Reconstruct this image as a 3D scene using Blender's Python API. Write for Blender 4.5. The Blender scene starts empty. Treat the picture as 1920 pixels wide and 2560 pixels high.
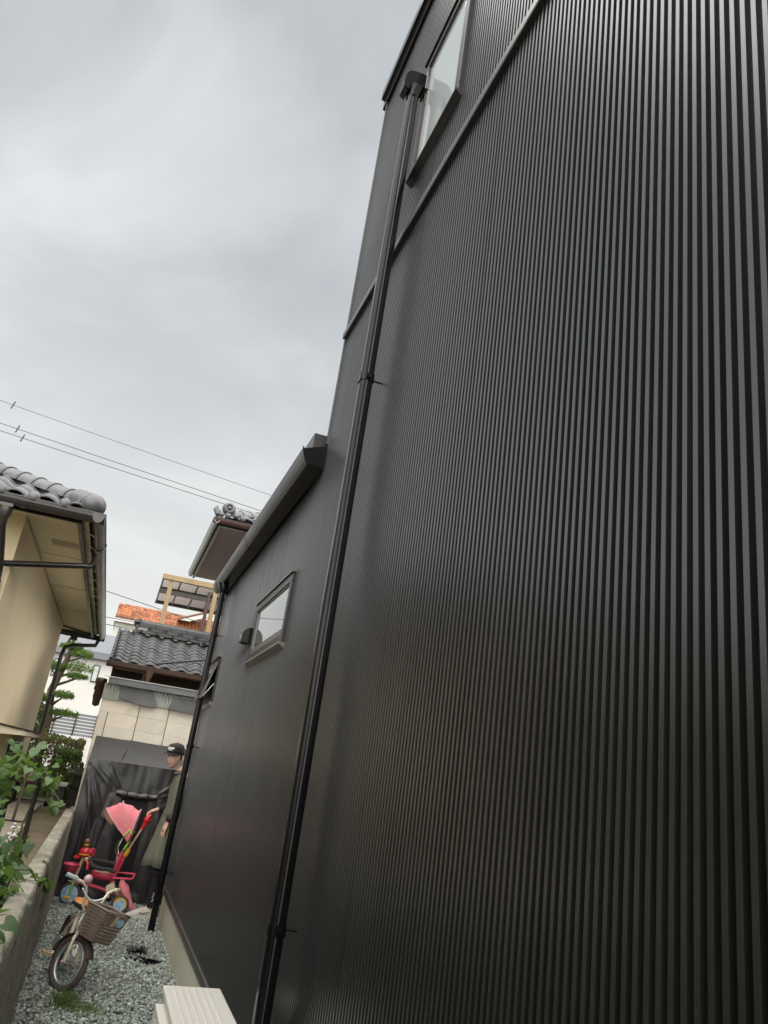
import bpy, bmesh, math, random
import numpy as np
from mathutils import Vector, Matrix, noise
R = math.radians
random.seed(11)
rng = np.random.default_rng(5)
S = bpy.context.scene
COL = S.collection

# ------------------------------------------------------------ camera
cam = bpy.data.cameras.new('camera'); camo = bpy.data.objects.new('camera', cam); COL.objects.link(camo)
YAW, PITCH, ROLL = R(16.6), R(19.75), R(8.255)
fw = Vector((math.sin(YAW)*math.cos(PITCH), math.cos(YAW)*math.cos(PITCH), math.sin(PITCH)))
rt = Vector((math.cos(YAW), -math.sin(YAW), 0)); up = rt.cross(fw)
r2 = math.cos(ROLL)*rt + math.sin(ROLL)*up; u2 = -math.sin(ROLL)*rt + math.cos(ROLL)*up
camo.matrix_world = Matrix(((r2.x, u2.x, -fw.x, 0), (r2.y, u2.y, -fw.y, 0), (r2.z, u2.z, -fw.z, 1.6), (0, 0, 0, 1)))
cam.sensor_width = 36; cam.sensor_fit = 'AUTO'; cam.lens = 36*1910/2560
cam.clip_start = .02; cam.clip_end = 2000
S.camera = camo

# ------------------------------------------------------------ overcast sky, soft sun, exposure
SUN_EL, SUN_AZ = R(60), R(172)         # azimuth from +y towards +x: the broad bright part of the overcast is behind the camera
w = bpy.data.worlds.new('World'); S.world = w; w.use_nodes = True
nt = w.node_tree; N = nt.nodes; L = nt.links; N.clear()
out = N.new('ShaderNodeOutputWorld')
sky = N.new('ShaderNodeTexSky'); sky.sky_type = 'NISHITA'; sky.sun_disc = False
sky.sun_elevation = SUN_EL; sky.sun_rotation = SUN_AZ; sky.dust_density = 4; sky.air_density = 1.5
bg1 = N.new('ShaderNodeBackground'); bg1.inputs[1].default_value = .05; L.new(sky.outputs[0], bg1.inputs[0])
tc = N.new('ShaderNodeTexCoord'); sep = N.new('ShaderNodeSeparateXYZ'); L.new(tc.outputs['Generated'], sep.inputs[0])
mx = N.new('ShaderNodeMath'); mx.operation = 'MAXIMUM'; mx.inputs[1].default_value = 0; L.new(sep.outputs[2], mx.inputs[0])
ad = N.new('ShaderNodeMath'); ad.operation = 'ADD'; ad.inputs[1].default_value = .22; L.new(mx.outputs[0], ad.inputs[0])
dv = N.new('ShaderNodeVectorMath'); dv.operation = 'DIVIDE'
cb = N.new('ShaderNodeCombineXYZ'); [L.new(ad.outputs[0], cb.inputs[i]) for i in range(3)]
L.new(tc.outputs['Generated'], dv.inputs[0]); L.new(cb.outputs[0], dv.inputs[1])
n1 = N.new('ShaderNodeTexNoise'); n1.inputs['Scale'].default_value = 1.7; n1.inputs['Detail'].default_value = 5; n1.inputs['Roughness'].default_value = .5; n1.inputs['Distortion'].default_value = .35
of = N.new('ShaderNodeVectorMath'); of.operation = 'ADD'; of.inputs[1].default_value = (0.0, 0.0, 0.0); L.new(dv.outputs[0], of.inputs[0]); L.new(of.outputs[0], n1.inputs['Vector'])
rp = N.new('ShaderNodeValToRGB'); e = rp.color_ramp.elements
e[0].position = .34; e[0].color = (.44, .465, .48, 1); e[1].position = .70; e[1].color = (.84, .845, .84, 1)
m_ = rp.color_ramp.elements.new(.5); m_.color = (.57, .59, .60, 1)
L.new(n1.outputs[0], rp.inputs[0])
# an overcast sky whitens towards the horizon all round
hz = N.new('ShaderNodeMapRange'); hz.inputs[1].default_value = .02; hz.inputs[2].default_value = .58; hz.inputs[3].default_value = .92; hz.inputs[4].default_value = 0
L.new(sep.outputs[2], hz.inputs[0])
hm = N.new('ShaderNodeMixRGB'); hm.inputs[2].default_value = (1.02, 1.01, .975, 1); L.new(hz.outputs[0], hm.inputs[0]); L.new(rp.outputs[0], hm.inputs[1])
bg2 = N.new('ShaderNodeBackground'); L.new(hm.outputs[0], bg2.inputs[0]); bg2.inputs[1].default_value = .166
ms = N.new('ShaderNodeMixShader'); ms.inputs[0].default_value = .93
L.new(bg1.outputs[0], ms.inputs[1]); L.new(bg2.outputs[0], ms.inputs[2]); L.new(ms.outputs[0], out.inputs[0])
sl = bpy.data.lights.new('sun', 'SUN'); sl.energy = 1.5; sl.angle = R(132); sl.color = (1, .96, .9)
so = bpy.data.objects.new('sun', sl); COL.objects.link(so)
sd = Vector((math.sin(SUN_AZ)*math.cos(SUN_EL), math.cos(SUN_AZ)*math.cos(SUN_EL), math.sin(SUN_EL)))
so.rotation_euler = sd.to_track_quat('Z', 'Y').to_euler(); so.location = sd*50
S.view_settings.view_transform = 'Standard'; S.view_settings.look = 'None'
S.view_settings.exposure = 2.55; S.view_settings.gamma = 1; S.view_settings.use_curve_mapping = False

# ------------------------------------------------------------ materials
def mk(name, col, rough=.6, metal=0, var=.18, scale=6, bump=0, bscale=40, rnd=0, spec=.5, col2=None, stretch=None, detail=6, dirt=None, coat=0, trans=0, attr=None, ior=1.5, sss=0):
    m = bpy.data.materials.new(name); m.use_nodes = True
    n = m.node_tree.nodes; l = m.node_tree.links; b = n['Principled BSDF']
    t = n.new('ShaderNodeTexCoord'); mp = n.new('ShaderNodeMapping'); l.new(t.outputs['Object'], mp.inputs[0])
    if stretch: mp.inputs['Scale'].default_value = stretch
    z = n.new('ShaderNodeTexNoise'); z.inputs['Scale'].default_value = scale; z.inputs['Detail'].default_value = detail; z.inputs['Roughness'].default_value = .6
    l.new(mp.outputs[0], z.inputs['Vector'])
    r = n.new('ShaderNodeValToRGB'); r.color_ramp.elements[0].position = .3; r.color_ramp.elements[1].position = .7
    c2 = col2 or tuple(min(1, c*(1+var)) for c in col); c1 = col if col2 else tuple(c*(1-var) for c in col)
    r.color_ramp.elements[0].color = (*c1, 1); r.color_ramp.elements[1].color = (*c2, 1)
    l.new(z.outputs[0], r.inputs[0]); cur = r.outputs[0]
    def mulby(src, lo, hi):
        nonlocal cur
        mr = n.new('ShaderNodeMapRange'); mr.inputs[3].default_value = lo; mr.inputs[4].default_value = hi; l.new(src, mr.inputs[0])
        x = n.new('ShaderNodeMixRGB'); x.blend_type = 'MULTIPLY'; x.inputs[0].default_value = 1
        l.new(cur, x.inputs[1]); l.new(mr.outputs[0], x.inputs[2]); cur = x.outputs[0]
    if rnd:
        o = n.new('ShaderNodeObjectInfo'); mulby(o.outputs['Random'], 1-rnd, 1+rnd)
    if attr:
        a = n.new('ShaderNodeAttribute'); a.attribute_name = attr; mulby(a.outputs['Fac'], .35, 1.75)
    if dirt:       # stains: (colour, scale, amount)
        zz = n.new('ShaderNodeTexNoise'); zz.inputs['Scale'].default_value = dirt[1]; zz.inputs['Detail'].default_value = 8; zz.inputs['Roughness'].default_value = .7
        l.new(mp.outputs[0], zz.inputs['Vector'])
        rr = n.new('ShaderNodeValToRGB'); rr.color_ramp.elements[0].position = .48; rr.color_ramp.elements[1].position = .75
        rr.color_ramp.elements[1].color = (dirt[2],)*3+(1,); l.new(zz.outputs[0], rr.inputs[0])
        x = n.new('ShaderNodeMixRGB'); l.new(rr.outputs[0], x.inputs[0]); l.new(cur, x.inputs[1]); x.inputs[2].default_value = (*dirt[0], 1); cur = x.outputs[0]
    l.new(cur, b.inputs['Base Color'])
    b.inputs['Metallic'].default_value = metal; b.inputs['Specular IOR Level'].default_value = spec; b.inputs['IOR'].default_value = ior
    mr = n.new('ShaderNodeMapRange'); mr.inputs[3].default_value = max(.02, rough*.85); mr.inputs[4].default_value = min(1, rough*1.15); l.new(z.outputs[0], mr.inputs[0]); l.new(mr.outputs[0], b.inputs['Roughness'])
    if coat: b.inputs['Coat Weight'].default_value = coat; b.inputs['Coat Roughness'].default_value = .12
    if trans: b.inputs['Transmission Weight'].default_value = trans
    if sss: b.inputs['Subsurface Weight'].default_value = sss; b.inputs['Subsurface Radius'].default_value = (.02, .008, .004)
    if bump:
        zb = n.new('ShaderNodeTexNoise'); zb.inputs['Scale'].default_value = bscale; zb.inputs['Detail'].default_value = 6; l.new(mp.outputs[0], zb.inputs['Vector'])
        bp = n.new('ShaderNodeBump'); bp.inputs['Strength'].default_value = min(1, bump); bp.inputs['Distance'].default_value = .01; l.new(zb.outputs[0], bp.inputs['Height']); l.new(bp.outputs[0], b.inputs['Normal'])
    return m
def leafmat(name, c1, c2, tr=.35):
    m = mk(name, c1, .45, col2=c2, scale=9, rnd=.25, attr=None)
    n = m.node_tree.nodes; l = m.node_tree.links; b = n['Principled BSDF']; o = n['Material Output']
    t = n.new('ShaderNodeBsdfTranslucent'); t.inputs[0].default_value = (c2[0]*1.6, c2[1]*1.7, c2[2], 1)
    x = n.new('ShaderNodeMixShader'); x.inputs[0].default_value = tr; l.new(b.outputs[0], x.inputs[1]); l.new(t.outputs[0], x.inputs[2]); l.new(x.outputs[0], o.inputs[0])
    return m
M = {}
M['siding'] = mk('siding_metal', (.007, .0069, .0065), .30, 0, var=.25, scale=1.0, spec=.5, ior=2.15, rnd=.06, stretch=(9, 9, .35), dirt=((.014, .0135, .012), 3.0, .5))
def world_coords(m):        # one continuous pattern across separate panels
    n = m.node_tree.nodes; l = m.node_tree.links; g_ = n.new('ShaderNodeNewGeometry')
    mp = [x for x in n if x.bl_idname == 'ShaderNodeMapping'][0]; l.new(g_.outputs['Position'], mp.inputs[0])
world_coords(M['siding'])
M['siding'].node_tree.nodes['Principled BSDF'].inputs['Specular Tint'].default_value = (.94, .965, 1.0, 1)   # cool-toned black coating
M['blacktrim'] = mk('black_metal_trim', (.024, .024, .023), .32, 0, ior=2.0, var=.05, scale=3)
M['gutterblack'] = mk('charcoal_gutter', (.024, .0235, .0225), .36, 0, var=.08, scale=3, spec=.6, dirt=((.055, .053, .05), 3, .25))
M['pvcblack'] = mk('black_pvc', (.004, .0043, .0052), .2, 0, var=.15, scale=4, spec=.5, ior=1.33)
M['frame'] = mk('bronze_black_frame', (.016, .0155, .015), .36, 0, var=.05, scale=4)
M['framelight'] = mk('bronze_flashing', (.16, .145, .13), .35, .5, var=.05, scale=4)
M['pane'] = mk('frosted_pane', (.42, .47, .48), .06, 0, var=.03, scale=2, spec=1.0, ior=1.9)
M['pane2'] = mk('mirror_pane', (.20, .22, .22), .03, .55, var=.04, scale=2, spec=1.0)
M['darkin'] = mk('dark_interior', (.01, .01, .01), .7)
M['foundation'] = mk('foundation_mortar', (.42, .40, .315), .85, var=.10, scale=2.2, bump=.25, bscale=60, dirt=((.32, .30, .23), 1.6, .6))
M['concrete'] = mk('old_concrete', (.18, .165, .13), .95, col2=(.34, .315, .25), scale=7, bump=.8, bscale=55, dirt=((.07, .065, .045), 4, .85), detail=9)
M['gravelbed'] = mk('gravel_bed', (.05, .06, .055), .95, col2=(.13, .14, .125), scale=45, bump=1, bscale=70)
M['stone'] = mk('gravel_stone', (.285, .315, .28), .85, var=.3, scale=30, attr='tone', bump=.3, bscale=120)
M['soil'] = mk('garden_soil', (.075, .052, .030), .97, col2=(.135, .105, .062), scale=5, bump=1, bscale=35, dirt=((.06, .075, .025), 1.6, .8), detail=9)
M['ground'] = mk('far_ground', (.10, .09, .075), .95, col2=(.14, .13, .11), scale=.6)
M['slab'] = mk('garden_slab', (.24, .21, .165), .95, var=.15, scale=6, bump=.5, bscale=40, dirt=((.12, .10, .07), 5, .7))
M['moss'] = mk('moss', (.05, .10, .018), .95, col2=(.10, .15, .03), scale=14, bump=1, bscale=60)
M['cream'] = mk('cream_render', (.82, .70, .47), .85, var=.05, scale=1.0, bump=.15, bscale=180, dirt=((.70, .58, .38), 1.2, .5), stretch=(1, 1, .5))
M['soffit'] = mk('cream_soffit', (.84, .76, .56), .8, var=.04, scale=2)
M['darkgutter'] = mk('dark_brown_gutter', (.028, .025, .024), .3, 0, var=.25, scale=4, spec=.6, dirt=((.07, .065, .06), 5, .5))
M['tile'] = mk('smoked_tile', (.085, .088, .095), .42, .15, var=.22, scale=9, rnd=.22, bump=.15, bscale=60, spec=.6, dirt=((.14, .14, .135), 12, .5))
M['tile2'] = mk('dark_smoked_tile', (.030, .032, .036), .38, .1, var=.25, scale=10, rnd=.3, bump=.15, bscale=60, spec=.6, dirt=((.08, .08, .08), 12, .5))
M['orange'] = mk('orange_tile', (.25, .085, .036), .7, col2=(.33, .135, .06), scale=2.5, rnd=.5, dirt=((.20, .08, .05), 3, .7))
M['white'] = mk('white_render', (.50, .50, .48), .8, var=.05, scale=.8)
M['greyroof'] = mk('grey_roof', (.13, .14, .155), .6, var=.08, scale=2)
M['paleside'] = mk('pale_grey_wall', (.40, .41, .36), .8, var=.08, scale=2)
M['block'] = mk('concrete_block', (.76, .70, .60), .92, var=.10, scale=3, rnd=.07, bump=.4, bscale=70, dirt=((.50, .40, .26), 2.2, .7))
M['blockjoint'] = mk('block_joint', (.10, .085, .065), .95)
M['beam'] = mk('weathered_beam', (.17, .175, .18), .85, var=.25, scale=5, stretch=(.6, 4, 6), dirt=((.08, .08, .08), 9, .6), bump=.3)
M['board'] = mk('slate_board', (.13, .135, .137), .75, var=.2, scale=6, dirt=((.22, .22, .22), 9, .5))
M['galv'] = mk('galvanised_sheet', (.42, .45, .42), .5, .4, var=.15, scale=7, dirt=((.25, .26, .22), 6, .6))
M['brown'] = mk('brown_gutter', (.055, .026, .018), .4, var=.2, scale=5)
M['brownwall'] = mk('brown_wall', (.055, .030, .017), .8, var=.2, scale=4)
M['mauve'] = mk('mauve_soffit', (.30, .255, .24), .8, var=.05, scale=2)
M['wood'] = mk('pale_timber', (.30, .215, .115), .7, var=.15, scale=5, stretch=(1, 1, .2))
M['darkwood'] = mk('dark_stake', (.028, .020, .014), .9, var=.4, scale=18, stretch=(1, 1, .2), bump=.8, bscale=40)
M['poly'] = leafmat('terrace_panel', (.16, .145, .135), (.20, .165, .26), .6)
M['tarp'] = mk('black_tarp', (.010, .010, .011), .33, var=.2, scale=5, spec=.7, bump=.25, bscale=14, dirt=((.028, .028, .028), 5, .5))
M['tarptop'] = mk('skylit_tarp', (.034, .035, .038), .55, var=.12, scale=5, bump=.2, bscale=14, dirt=((.05, .05, .05), 7, .5))  # paler tarp: sky light on the tent top put into the colour
M['acwhite'] = mk('ac_casing', (.50, .485, .445), .45, var=.03, scale=4, dirt=((.45, .43, .38), 7, .3), spec=.5)
M['acgrille'] = mk('ac_grille', (.50, .485, .43), .5, var=.04)
M['wire'] = mk('wire_black', (.05, .055, .06), .6)
M['bark'] = mk('pine_bark', (.055, .04, .028), .95, col2=(.11, .085, .06), scale=14, bump=1, bscale=30)
M['needle'] = leafmat('pine_needles', (.035, .085, .012), (.12, .20, .03), .25)
M['hedge'] = leafmat('hedge_leaf', (.04, .065, .02), (.11, .13, .04), .3)
M['bushleaf'] = leafmat('bush_leaf', (.05, .085, .025), (.13, .17, .055), .3)
M['hedge2'] = leafmat('hedge_red_leaf', (.10, .075, .035), (.17, .13, .055), .3)
M['leaf'] = leafmat('vine_leaf', (.045, .10, .024), (.105, .175, .048), .35)
M['leafdark'] = leafmat('old_leaf', (.022, .055, .016), (.05, .10, .028), .3)
M['stem'] = mk('green_stem', (.06, .09, .025), .7)
M['petal'] = mk('white_petal', (.75, .75, .70), .6, var=.03)
M['grass'] = leafmat('grass_blade', (.06, .11, .025), (.13, .18, .045), .4)
M['lantern'] = mk('lantern_stone', (.065, .065, .06), .95, var=.3, scale=15, bump=.8)
M['palestone'] = mk('pale_stone', (.52, .50, .47), .9, var=.15, scale=10)
M['pinkplastic'] = mk('dusty_pink_plastic', (.40, .24, .22), .6)
# bicycle, tricycle, person
M['creamtube'] = mk('cream_paint', (.66, .60, .46), .28, var=.05, scale=12, spec=.6, coat=.3, dirt=((.30, .24, .17), 25, .45))
M['tyre'] = mk('brown_rubber', (.075, .054, .047), .75, var=.2, scale=25, bump=.3, bscale=120)
M['rim'] = mk('pale_rim', (.55, .58, .60), .3, .7, var=.06)
M['chrome'] = mk('chrome', (.62, .62, .60), .16, .95, var=.05)
M['wicker'] = mk('brown_basket', (.17, .125, .10), .55, var=.15, scale=15)
M['orangevinyl'] = mk('orange_vinyl', (.50, .19, .04), .55, var=.12, scale=20)
M['greyvinyl'] = mk('grey_vinyl', (.085, .075, .07), .6)
M['palegrip'] = mk('pale_blue_grip', (.33, .39, .40), .6)
M['palepink'] = mk('pale_pink', (.52, .33, .36), .45)
M['red'] = mk('red_plastic', (.58, .022, .035), .28, var=.06, scale=8, spec=.5, coat=.2)
M['rose'] = mk('rose_plastic', (.62, .055, .11), .4, var=.08, scale=8)
M['pinkcloth'] = mk('pink_cloth', (.68, .20, .23), .8, var=.08, scale=16, bump=.15, bscale=60)
M['brownflap'] = mk('brown_mesh', (.20, .10, .065), .8)
M['yellow'] = mk('yellow_plastic', (.70, .38, .03), .4)
M['green'] = mk('lime_plastic', (.25, .50, .06), .4)
M['foam'] = mk('grey_foam', (.032, .036, .034), .85)
M['wheelblue'] = mk('blue_disc', (.10, .33, .55), .4, col2=(.55, .68, .72), scale=32, detail=2)
M['beige'] = mk('beige_pad', (.50, .38, .24), .6)
M['knob'] = mk('brown_knob', (.26, .11, .06), .4)
M['skin'] = mk('skin', (.58, .36, .265), .5, var=.06, scale=20, sss=.06)
M['khaki'] = mk('khaki_cloth', (.12, .12, .088), .9, var=.12, scale=14, bump=.3, bscale=50)
M['blackcloth'] = mk('black_cloth', (.008, .008, .009), .85, var=.2, scale=14)
M['cap'] = mk('black_cap', (.010, .011, .010), .75, var=.2, scale=20)
M['capwhite'] = mk('white_embroidery', (.75, .75, .74), .8)
M['hair'] = mk('black_hair', (.008, .007, .006), .6)
M['shoe'] = mk('cream_shoe', (.58, .54, .47), .6, var=.06, scale=20, dirt=((.40, .36, .30), 25, .4))
M['shoegrey'] = mk('grey_emblem', (.16, .15, .145), .6)
M['lip'] = mk('lip', (.34, .14, .11), .5)
M['eye'] = mk('eye_dark', (.012, .009, .008), .3)

# ------------------------------------------------------------ mesh helpers
ROOTLOC = {}
class MB:
    def __init__(s): s.v = []; s.f = []; s.M = Matrix.Identity(4); s.sm = []
    def add(s, vs, fs, smooth=False):
        k = len(s.v); s.v += [tuple(s.M @ Vector(p)) for p in vs]; s.f += [tuple(i+k for i in f) for f in fs]; s.sm += [smooth]*len(fs); return s
    def box(s, x0, x1, y0, y1, z0, z1):
        return s.add([(x0,y0,z0),(x1,y0,z0),(x1,y1,z0),(x0,y1,z0),(x0,y0,z1),(x1,y0,z1),(x1,y1,z1),(x0,y1,z1)],
            [(0,3,2,1),(4,5,6,7),(0,1,5,4),(1,2,6,5),(2,3,7,6),(3,0,4,7)])
    def prism(s, prof, axis, a, b, smooth=False):       # closed profile extruded along an axis
        def P(u, v, t): return {'x':(t,u,v),'y':(u,t,v),'z':(u,v,t)}[axis]
        n = len(prof)
        s.add([P(u,v,a) for u,v in prof]+[P(u,v,b) for u,v in prof],
              [(i,(i+1)%n,n+(i+1)%n,n+i) for i in range(n)], smooth)
        return s.add([P(u,v,a) for u,v in prof]+[P(u,v,b) for u,v in prof], [tuple(range(n))[::-1], tuple(range(n,2*n))])
    def sheet(s, prof, axis, a, b, th=0, smooth=False, down=(0,0,-1)):
        def P(u, v, t): return {'x':(t,u,v),'y':(u,t,v),'z':(u,v,t)}[axis]
        n = len(prof)
        return s.add([P(u,v,a) for u,v in prof]+[P(u,v,b) for u,v in prof], [(i,i+1,n+i+1,n+i) for i in range(n-1)], smooth)
    def tube(s, pts, rad, n=8, caps=True, ell=1.0, smooth=True):
        pts = [Vector(p) for p in pts]; k = len(pts)
        rad = rad if isinstance(rad, (list, tuple)) else [rad]*k
        t0 = (pts[1]-pts[0]).normalized(); a = Vector((0,0,1)) if abs(t0.z) < .9 else Vector((1,0,0))
        u = t0.cross(a).normalized(); vs = []
        for i, p in enumerate(pts):
            t = (pts[min(i+1,k-1)]-pts[max(i-1,0)]).normalized()
            u = (u - t*u.dot(t)).normalized(); v = t.cross(u)
            vs += [p + (u*math.cos(2*math.pi*j/n) + v*math.sin(2*math.pi*j/n)*ell)*rad[i] for j in range(n)]
        fs = [(i*n+j, i*n+(j+1)%n, (i+1)*n+(j+1)%n, (i+1)*n+j) for i in range(k-1) for j in range(n)]
        s.add(vs, fs, smooth)
        if caps: s.add(vs[:n], [tuple(range(n))[::-1]]); s.add(vs[-n:], [tuple(range(n))])
        return s
    def loft(s, secs, n=16, caps=True, smooth=True):    # sections: (centre, rx, ry[, power])
        vs = []
        for sec in secs:
            c, rx, ry = sec[:3]; pw = sec[3] if len(sec) > 3 else 1
            for j in range(n):
                a = 2*math.pi*j/n; cx, sx = math.cos(a), math.sin(a)
                vs.append((c[0]+rx*math.copysign(abs(cx)**pw, cx), c[1]+ry*math.copysign(abs(sx)**pw, sx), c[2]))
        k = len(secs)
        s.add(vs, [(i*n+j, i*n+(j+1)%n, (i+1)*n+(j+1)%n, (i+1)*n+j) for i in range(k-1) for j in range(n)], smooth)
        if caps: s.add(vs[:n], [tuple(range(n))[::-1]]); s.add(vs[-n:], [tuple(range(n))])
        return s
    def lathe(s, prof, c=(0,0,0), n=16, smooth=True):   # (radius, z) about the z axis
        vs = [(c[0]+r*math.cos(2*math.pi*j/n), c[1]+r*math.sin(2*math.pi*j/n), c[2]+z) for r,z in prof for j in range(n)]
        return s.add(vs, [(i*n+j, i*n+(j+1)%n, (i+1)*n+(j+1)%n, (i+1)*n+j) for i in range(len(prof)-1) for j in range(n)], smooth)
    def ball(s, c, r, n=12, m=8, sc=(1,1,1)):
        vs = []
        for i in range(m+1):
            a = math.pi*i/m
            vs += [(c[0]+r*sc[0]*math.sin(a)*math.cos(2*math.pi*j/n), c[1]+r*sc[1]*math.sin(a)*math.sin(2*math.pi*j/n), c[2]+r*sc[2]*math.cos(a)) for j in range(n)]
        return s.add(vs, [(i*n+j,(i+1)*n+j,(i+1)*n+(j+1)%n,i*n+(j+1)%n) for i in range(m) for j in range(n)], True)
    def torus(s, c, R_, r, n=28, m=8, axis='y', ez=1.0):
        vs = []
        for i in range(n):
            a = 2*math.pi*i/n
            for j in range(m):
                b = 2*math.pi*j/m; q = R_+r*math.cos(b); h = r*math.sin(b)*ez
                p = (q*math.cos(a), h, q*math.sin(a)) if axis == 'y' else ((h, q*math.cos(a), q*math.sin(a)) if axis == 'x' else (q*math.cos(a), q*math.sin(a), h))
                vs.append((c[0]+p[0], c[1]+p[1], c[2]+p[2]))
        return s.add(vs, [(i*m+j, i*m+(j+1)%m, ((i+1)%n)*m+(j+1)%m, ((i+1)%n)*m+j) for i in range(n) for j in range(m)], True)
    def disc(s, c, r, axis='y', n=24, th=.004):
        k = len(s.v)
        p0 = [(c[0]+r*math.cos(2*math.pi*i/n), c[1]-th, c[2]+r*math.sin(2*math.pi*i/n)) for i in range(n)]
        p1 = [(x, y+2*th, z) for x,y,z in p0]
        return s.add(p0+p1, [tuple(range(n)), tuple(range(n,2*n))[::-1]]+[(i,(i+1)%n,n+(i+1)%n,n+i) for i in range(n)])
    def grid(s, nu, nv, fn, smooth=True):
        vs = [fn(i/nu, j/nv) for j in range(nv+1) for i in range(nu+1)]
        return s.add(vs, [(j*(nu+1)+i, j*(nu+1)+i+1, (j+1)*(nu+1)+i+1, (j+1)*(nu+1)+i) for j in range(nv) for i in range(nu)], smooth)
    def mesh(s, name, origin=(0,0,0)):
        me = bpy.data.meshes.new(name); o = Vector(origin)
        me.from_pydata([tuple(Vector(p)-o) for p in s.v], [], s.f); me.update()
        me.polygons.foreach_set('use_smooth', s.sm)
        return me
    def build(s, name, mat, parent=None, bevel=0, solid=0, sub=0):
        org = ROOTLOC.get(parent.name, (0,0,0)) if parent else (0,0,0)
        o = link(name, s.mesh(name, org), mat, parent)
        if bevel:
            b = o.modifiers.new('bevel', 'BEVEL'); b.width = bevel; b.segments = 2; b.limit_method = 'ANGLE'
        if solid:
            q = o.modifiers.new('solid', 'SOLIDIFY'); q.thickness = solid; q.offset = 0
        if sub:
            q = o.modifiers.new('sub', 'SUBSURF'); q.levels = sub; q.render_levels = sub
        return o
def link(name, me, mat, parent=None, loc=(0,0,0), rot=None):
    o = bpy.data.objects.new(name, me); COL.objects.link(o)
    if mat and not me.materials: me.materials.append(M[mat] if isinstance(mat, str) else mat)
    if parent:
        o.parent = parent; ROOTLOC[o.name] = ROOTLOC.get(parent.name, (0,0,0))
    o.location = loc
    if rot: o.rotation_euler = rot
    return o
def tag(o, label, cat, group=None):
    o['label'] = label; o['category'] = cat
    if group: o['group'] = group
    return o
def thing(name, label, cat, loc=(0,0,0), group=None, local=False):
    o = bpy.data.objects.new(name, None); COL.objects.link(o); o.location = loc; o.empty_display_size = .1
    ROOTLOC[o.name] = (0,0,0) if local else tuple(loc)
    return tag(o, label, cat, group)
def struct(o, kind='structure'): o['kind'] = kind; return o
def part(name, mat, parent, fn, **k):
    m = MB(); fn(m); return m.build(name, mat, parent, **k)
def nz(x, y, z=0, s=1): return noise.noise(Vector((x*s, y*s, z*s)))

# ============================================================ SETTING
g = MB().add([(-300,-300,-.05),(300,-300,-.05),(300,300,-.05),(-300,300,-.05)], [(0,1,2,3)]).build('ground', 'ground'); struct(g)
def bed(u, v):
    x = -.17+u*1.12; y = -3+v*15.0
    return (x, y, .004+.012*nz(x, y, 0, 3))
struct(MB().grid(12, 120, bed).build('gravel_bed', 'gravelbed'))
def soil(u, v):
    x = -.27-u*14; y = -8+v*58
    return (x, y, .74+.05*nz(x, y, 1, 1.3)+.02*nz(x, y, 2, 5))
struct(MB().grid(90, 240, soil).build('garden_soil', 'soil'))
# gravel stones lying on the bed of the passage
def icos():
    t = (1+5**.5)/2
    v = np.array([(-1,t,0),(1,t,0),(-1,-t,0),(1,-t,0),(0,-1,t),(0,1,t),(0,-1,-t),(0,1,-t),(t,0,-1),(t,0,1),(-t,0,-1),(-t,0,1)], float)/math.sqrt(1+t*t)
    f = np.array([(0,11,5),(0,5,1),(0,1,7),(0,7,10),(0,10,11),(1,5,9),(5,11,4),(11,10,2),(10,7,6),(7,1,8),(3,9,4),(3,4,2),(3,2,6),(3,6,8),(3,8,9),(4,9,5),(2,4,11),(6,2,10),(8,6,7),(9,8,1)])
    return v, f
def stones(n, y0, y1, smin, smax):
    v, f = icos(); V = []; F = []; T = []
    X = rng.uniform(-.165, .93, n); Y = y0+(y1-y0)*rng.random(n)
    for i in range(n):
        sc = rng.uniform(smin, smax)*np.array([1, rng.uniform(.6, 1), rng.uniform(.45, .8)])
        p = v*(1+rng.uniform(-.28, .28, (12,1)))*sc
        q = rng.normal(size=4); q /= np.linalg.norm(q); a,b,c,d = q
        if i % 2: 
            an = rng.uniform(0, 6.28); ca, sa = math.cos(an), math.sin(an); Rm = np.array([[ca,-sa,0],[sa,ca,0],[0,0,1]])
        else:
            Rm = np.array([[1-2*(c*c+d*d),2*(b*c-a*d),2*(b*d+a*c)],[2*(b*c+a*d),1-2*(b*b+d*d),2*(c*d-a*b)],[2*(b*d-a*c),2*(c*d+a*b),1-2*(b*b+c*c)]])
        p = p@Rm.T+np.array([X[i], Y[i], .008+rng.uniform(0, .012)])
        V.append(p); F.append(f+12*i)
        t = rng.normal(.40, .16)+.22*noise.noise(Vector((X[i]*2.2, Y[i]*1.6, 0))); t = rng.uniform(.9, 1.5) if rng.random() < .05 else t
        T.append(np.full(12, np.clip(t, .05, 1.5)))
    V = np.concatenate(V); F = np.concatenate(F); T = np.concatenate(T)
    me = bpy.data.meshes.new('gravel'); me.from_pydata(V.tolist(), [], F.tolist()); me.update()
    at = me.attributes.new('tone', 'FLOAT', 'POINT'); at.data.foreach_set('value', T.astype(np.float32))
    return me
gs = link('gravel', stones(19000, 4.6, 10.1, .006, .0155), 'stone'); struct(gs, 'stuff')
tag(gs, 'loose grey green gravel covering the narrow passage between wall and house', 'gravel')
def lawn(u, v):
    x = -1.15+u*.62+v*.12*0; y = 12.3+v*4.0
    return (x+.06*nz(x, y, 0, 3), y+.1*nz(x, y, 4, 2), .80+.035*math.sin(math.pi*u)*math.sin(math.pi*v)+.012*nz(x, y, 3, 9))
lw = MB().grid(20, 40, lawn).build('moss_lawn', 'moss'); struct(lw, 'stuff'); tag(lw, 'small patch of green moss beside the cream house', 'moss')

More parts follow.
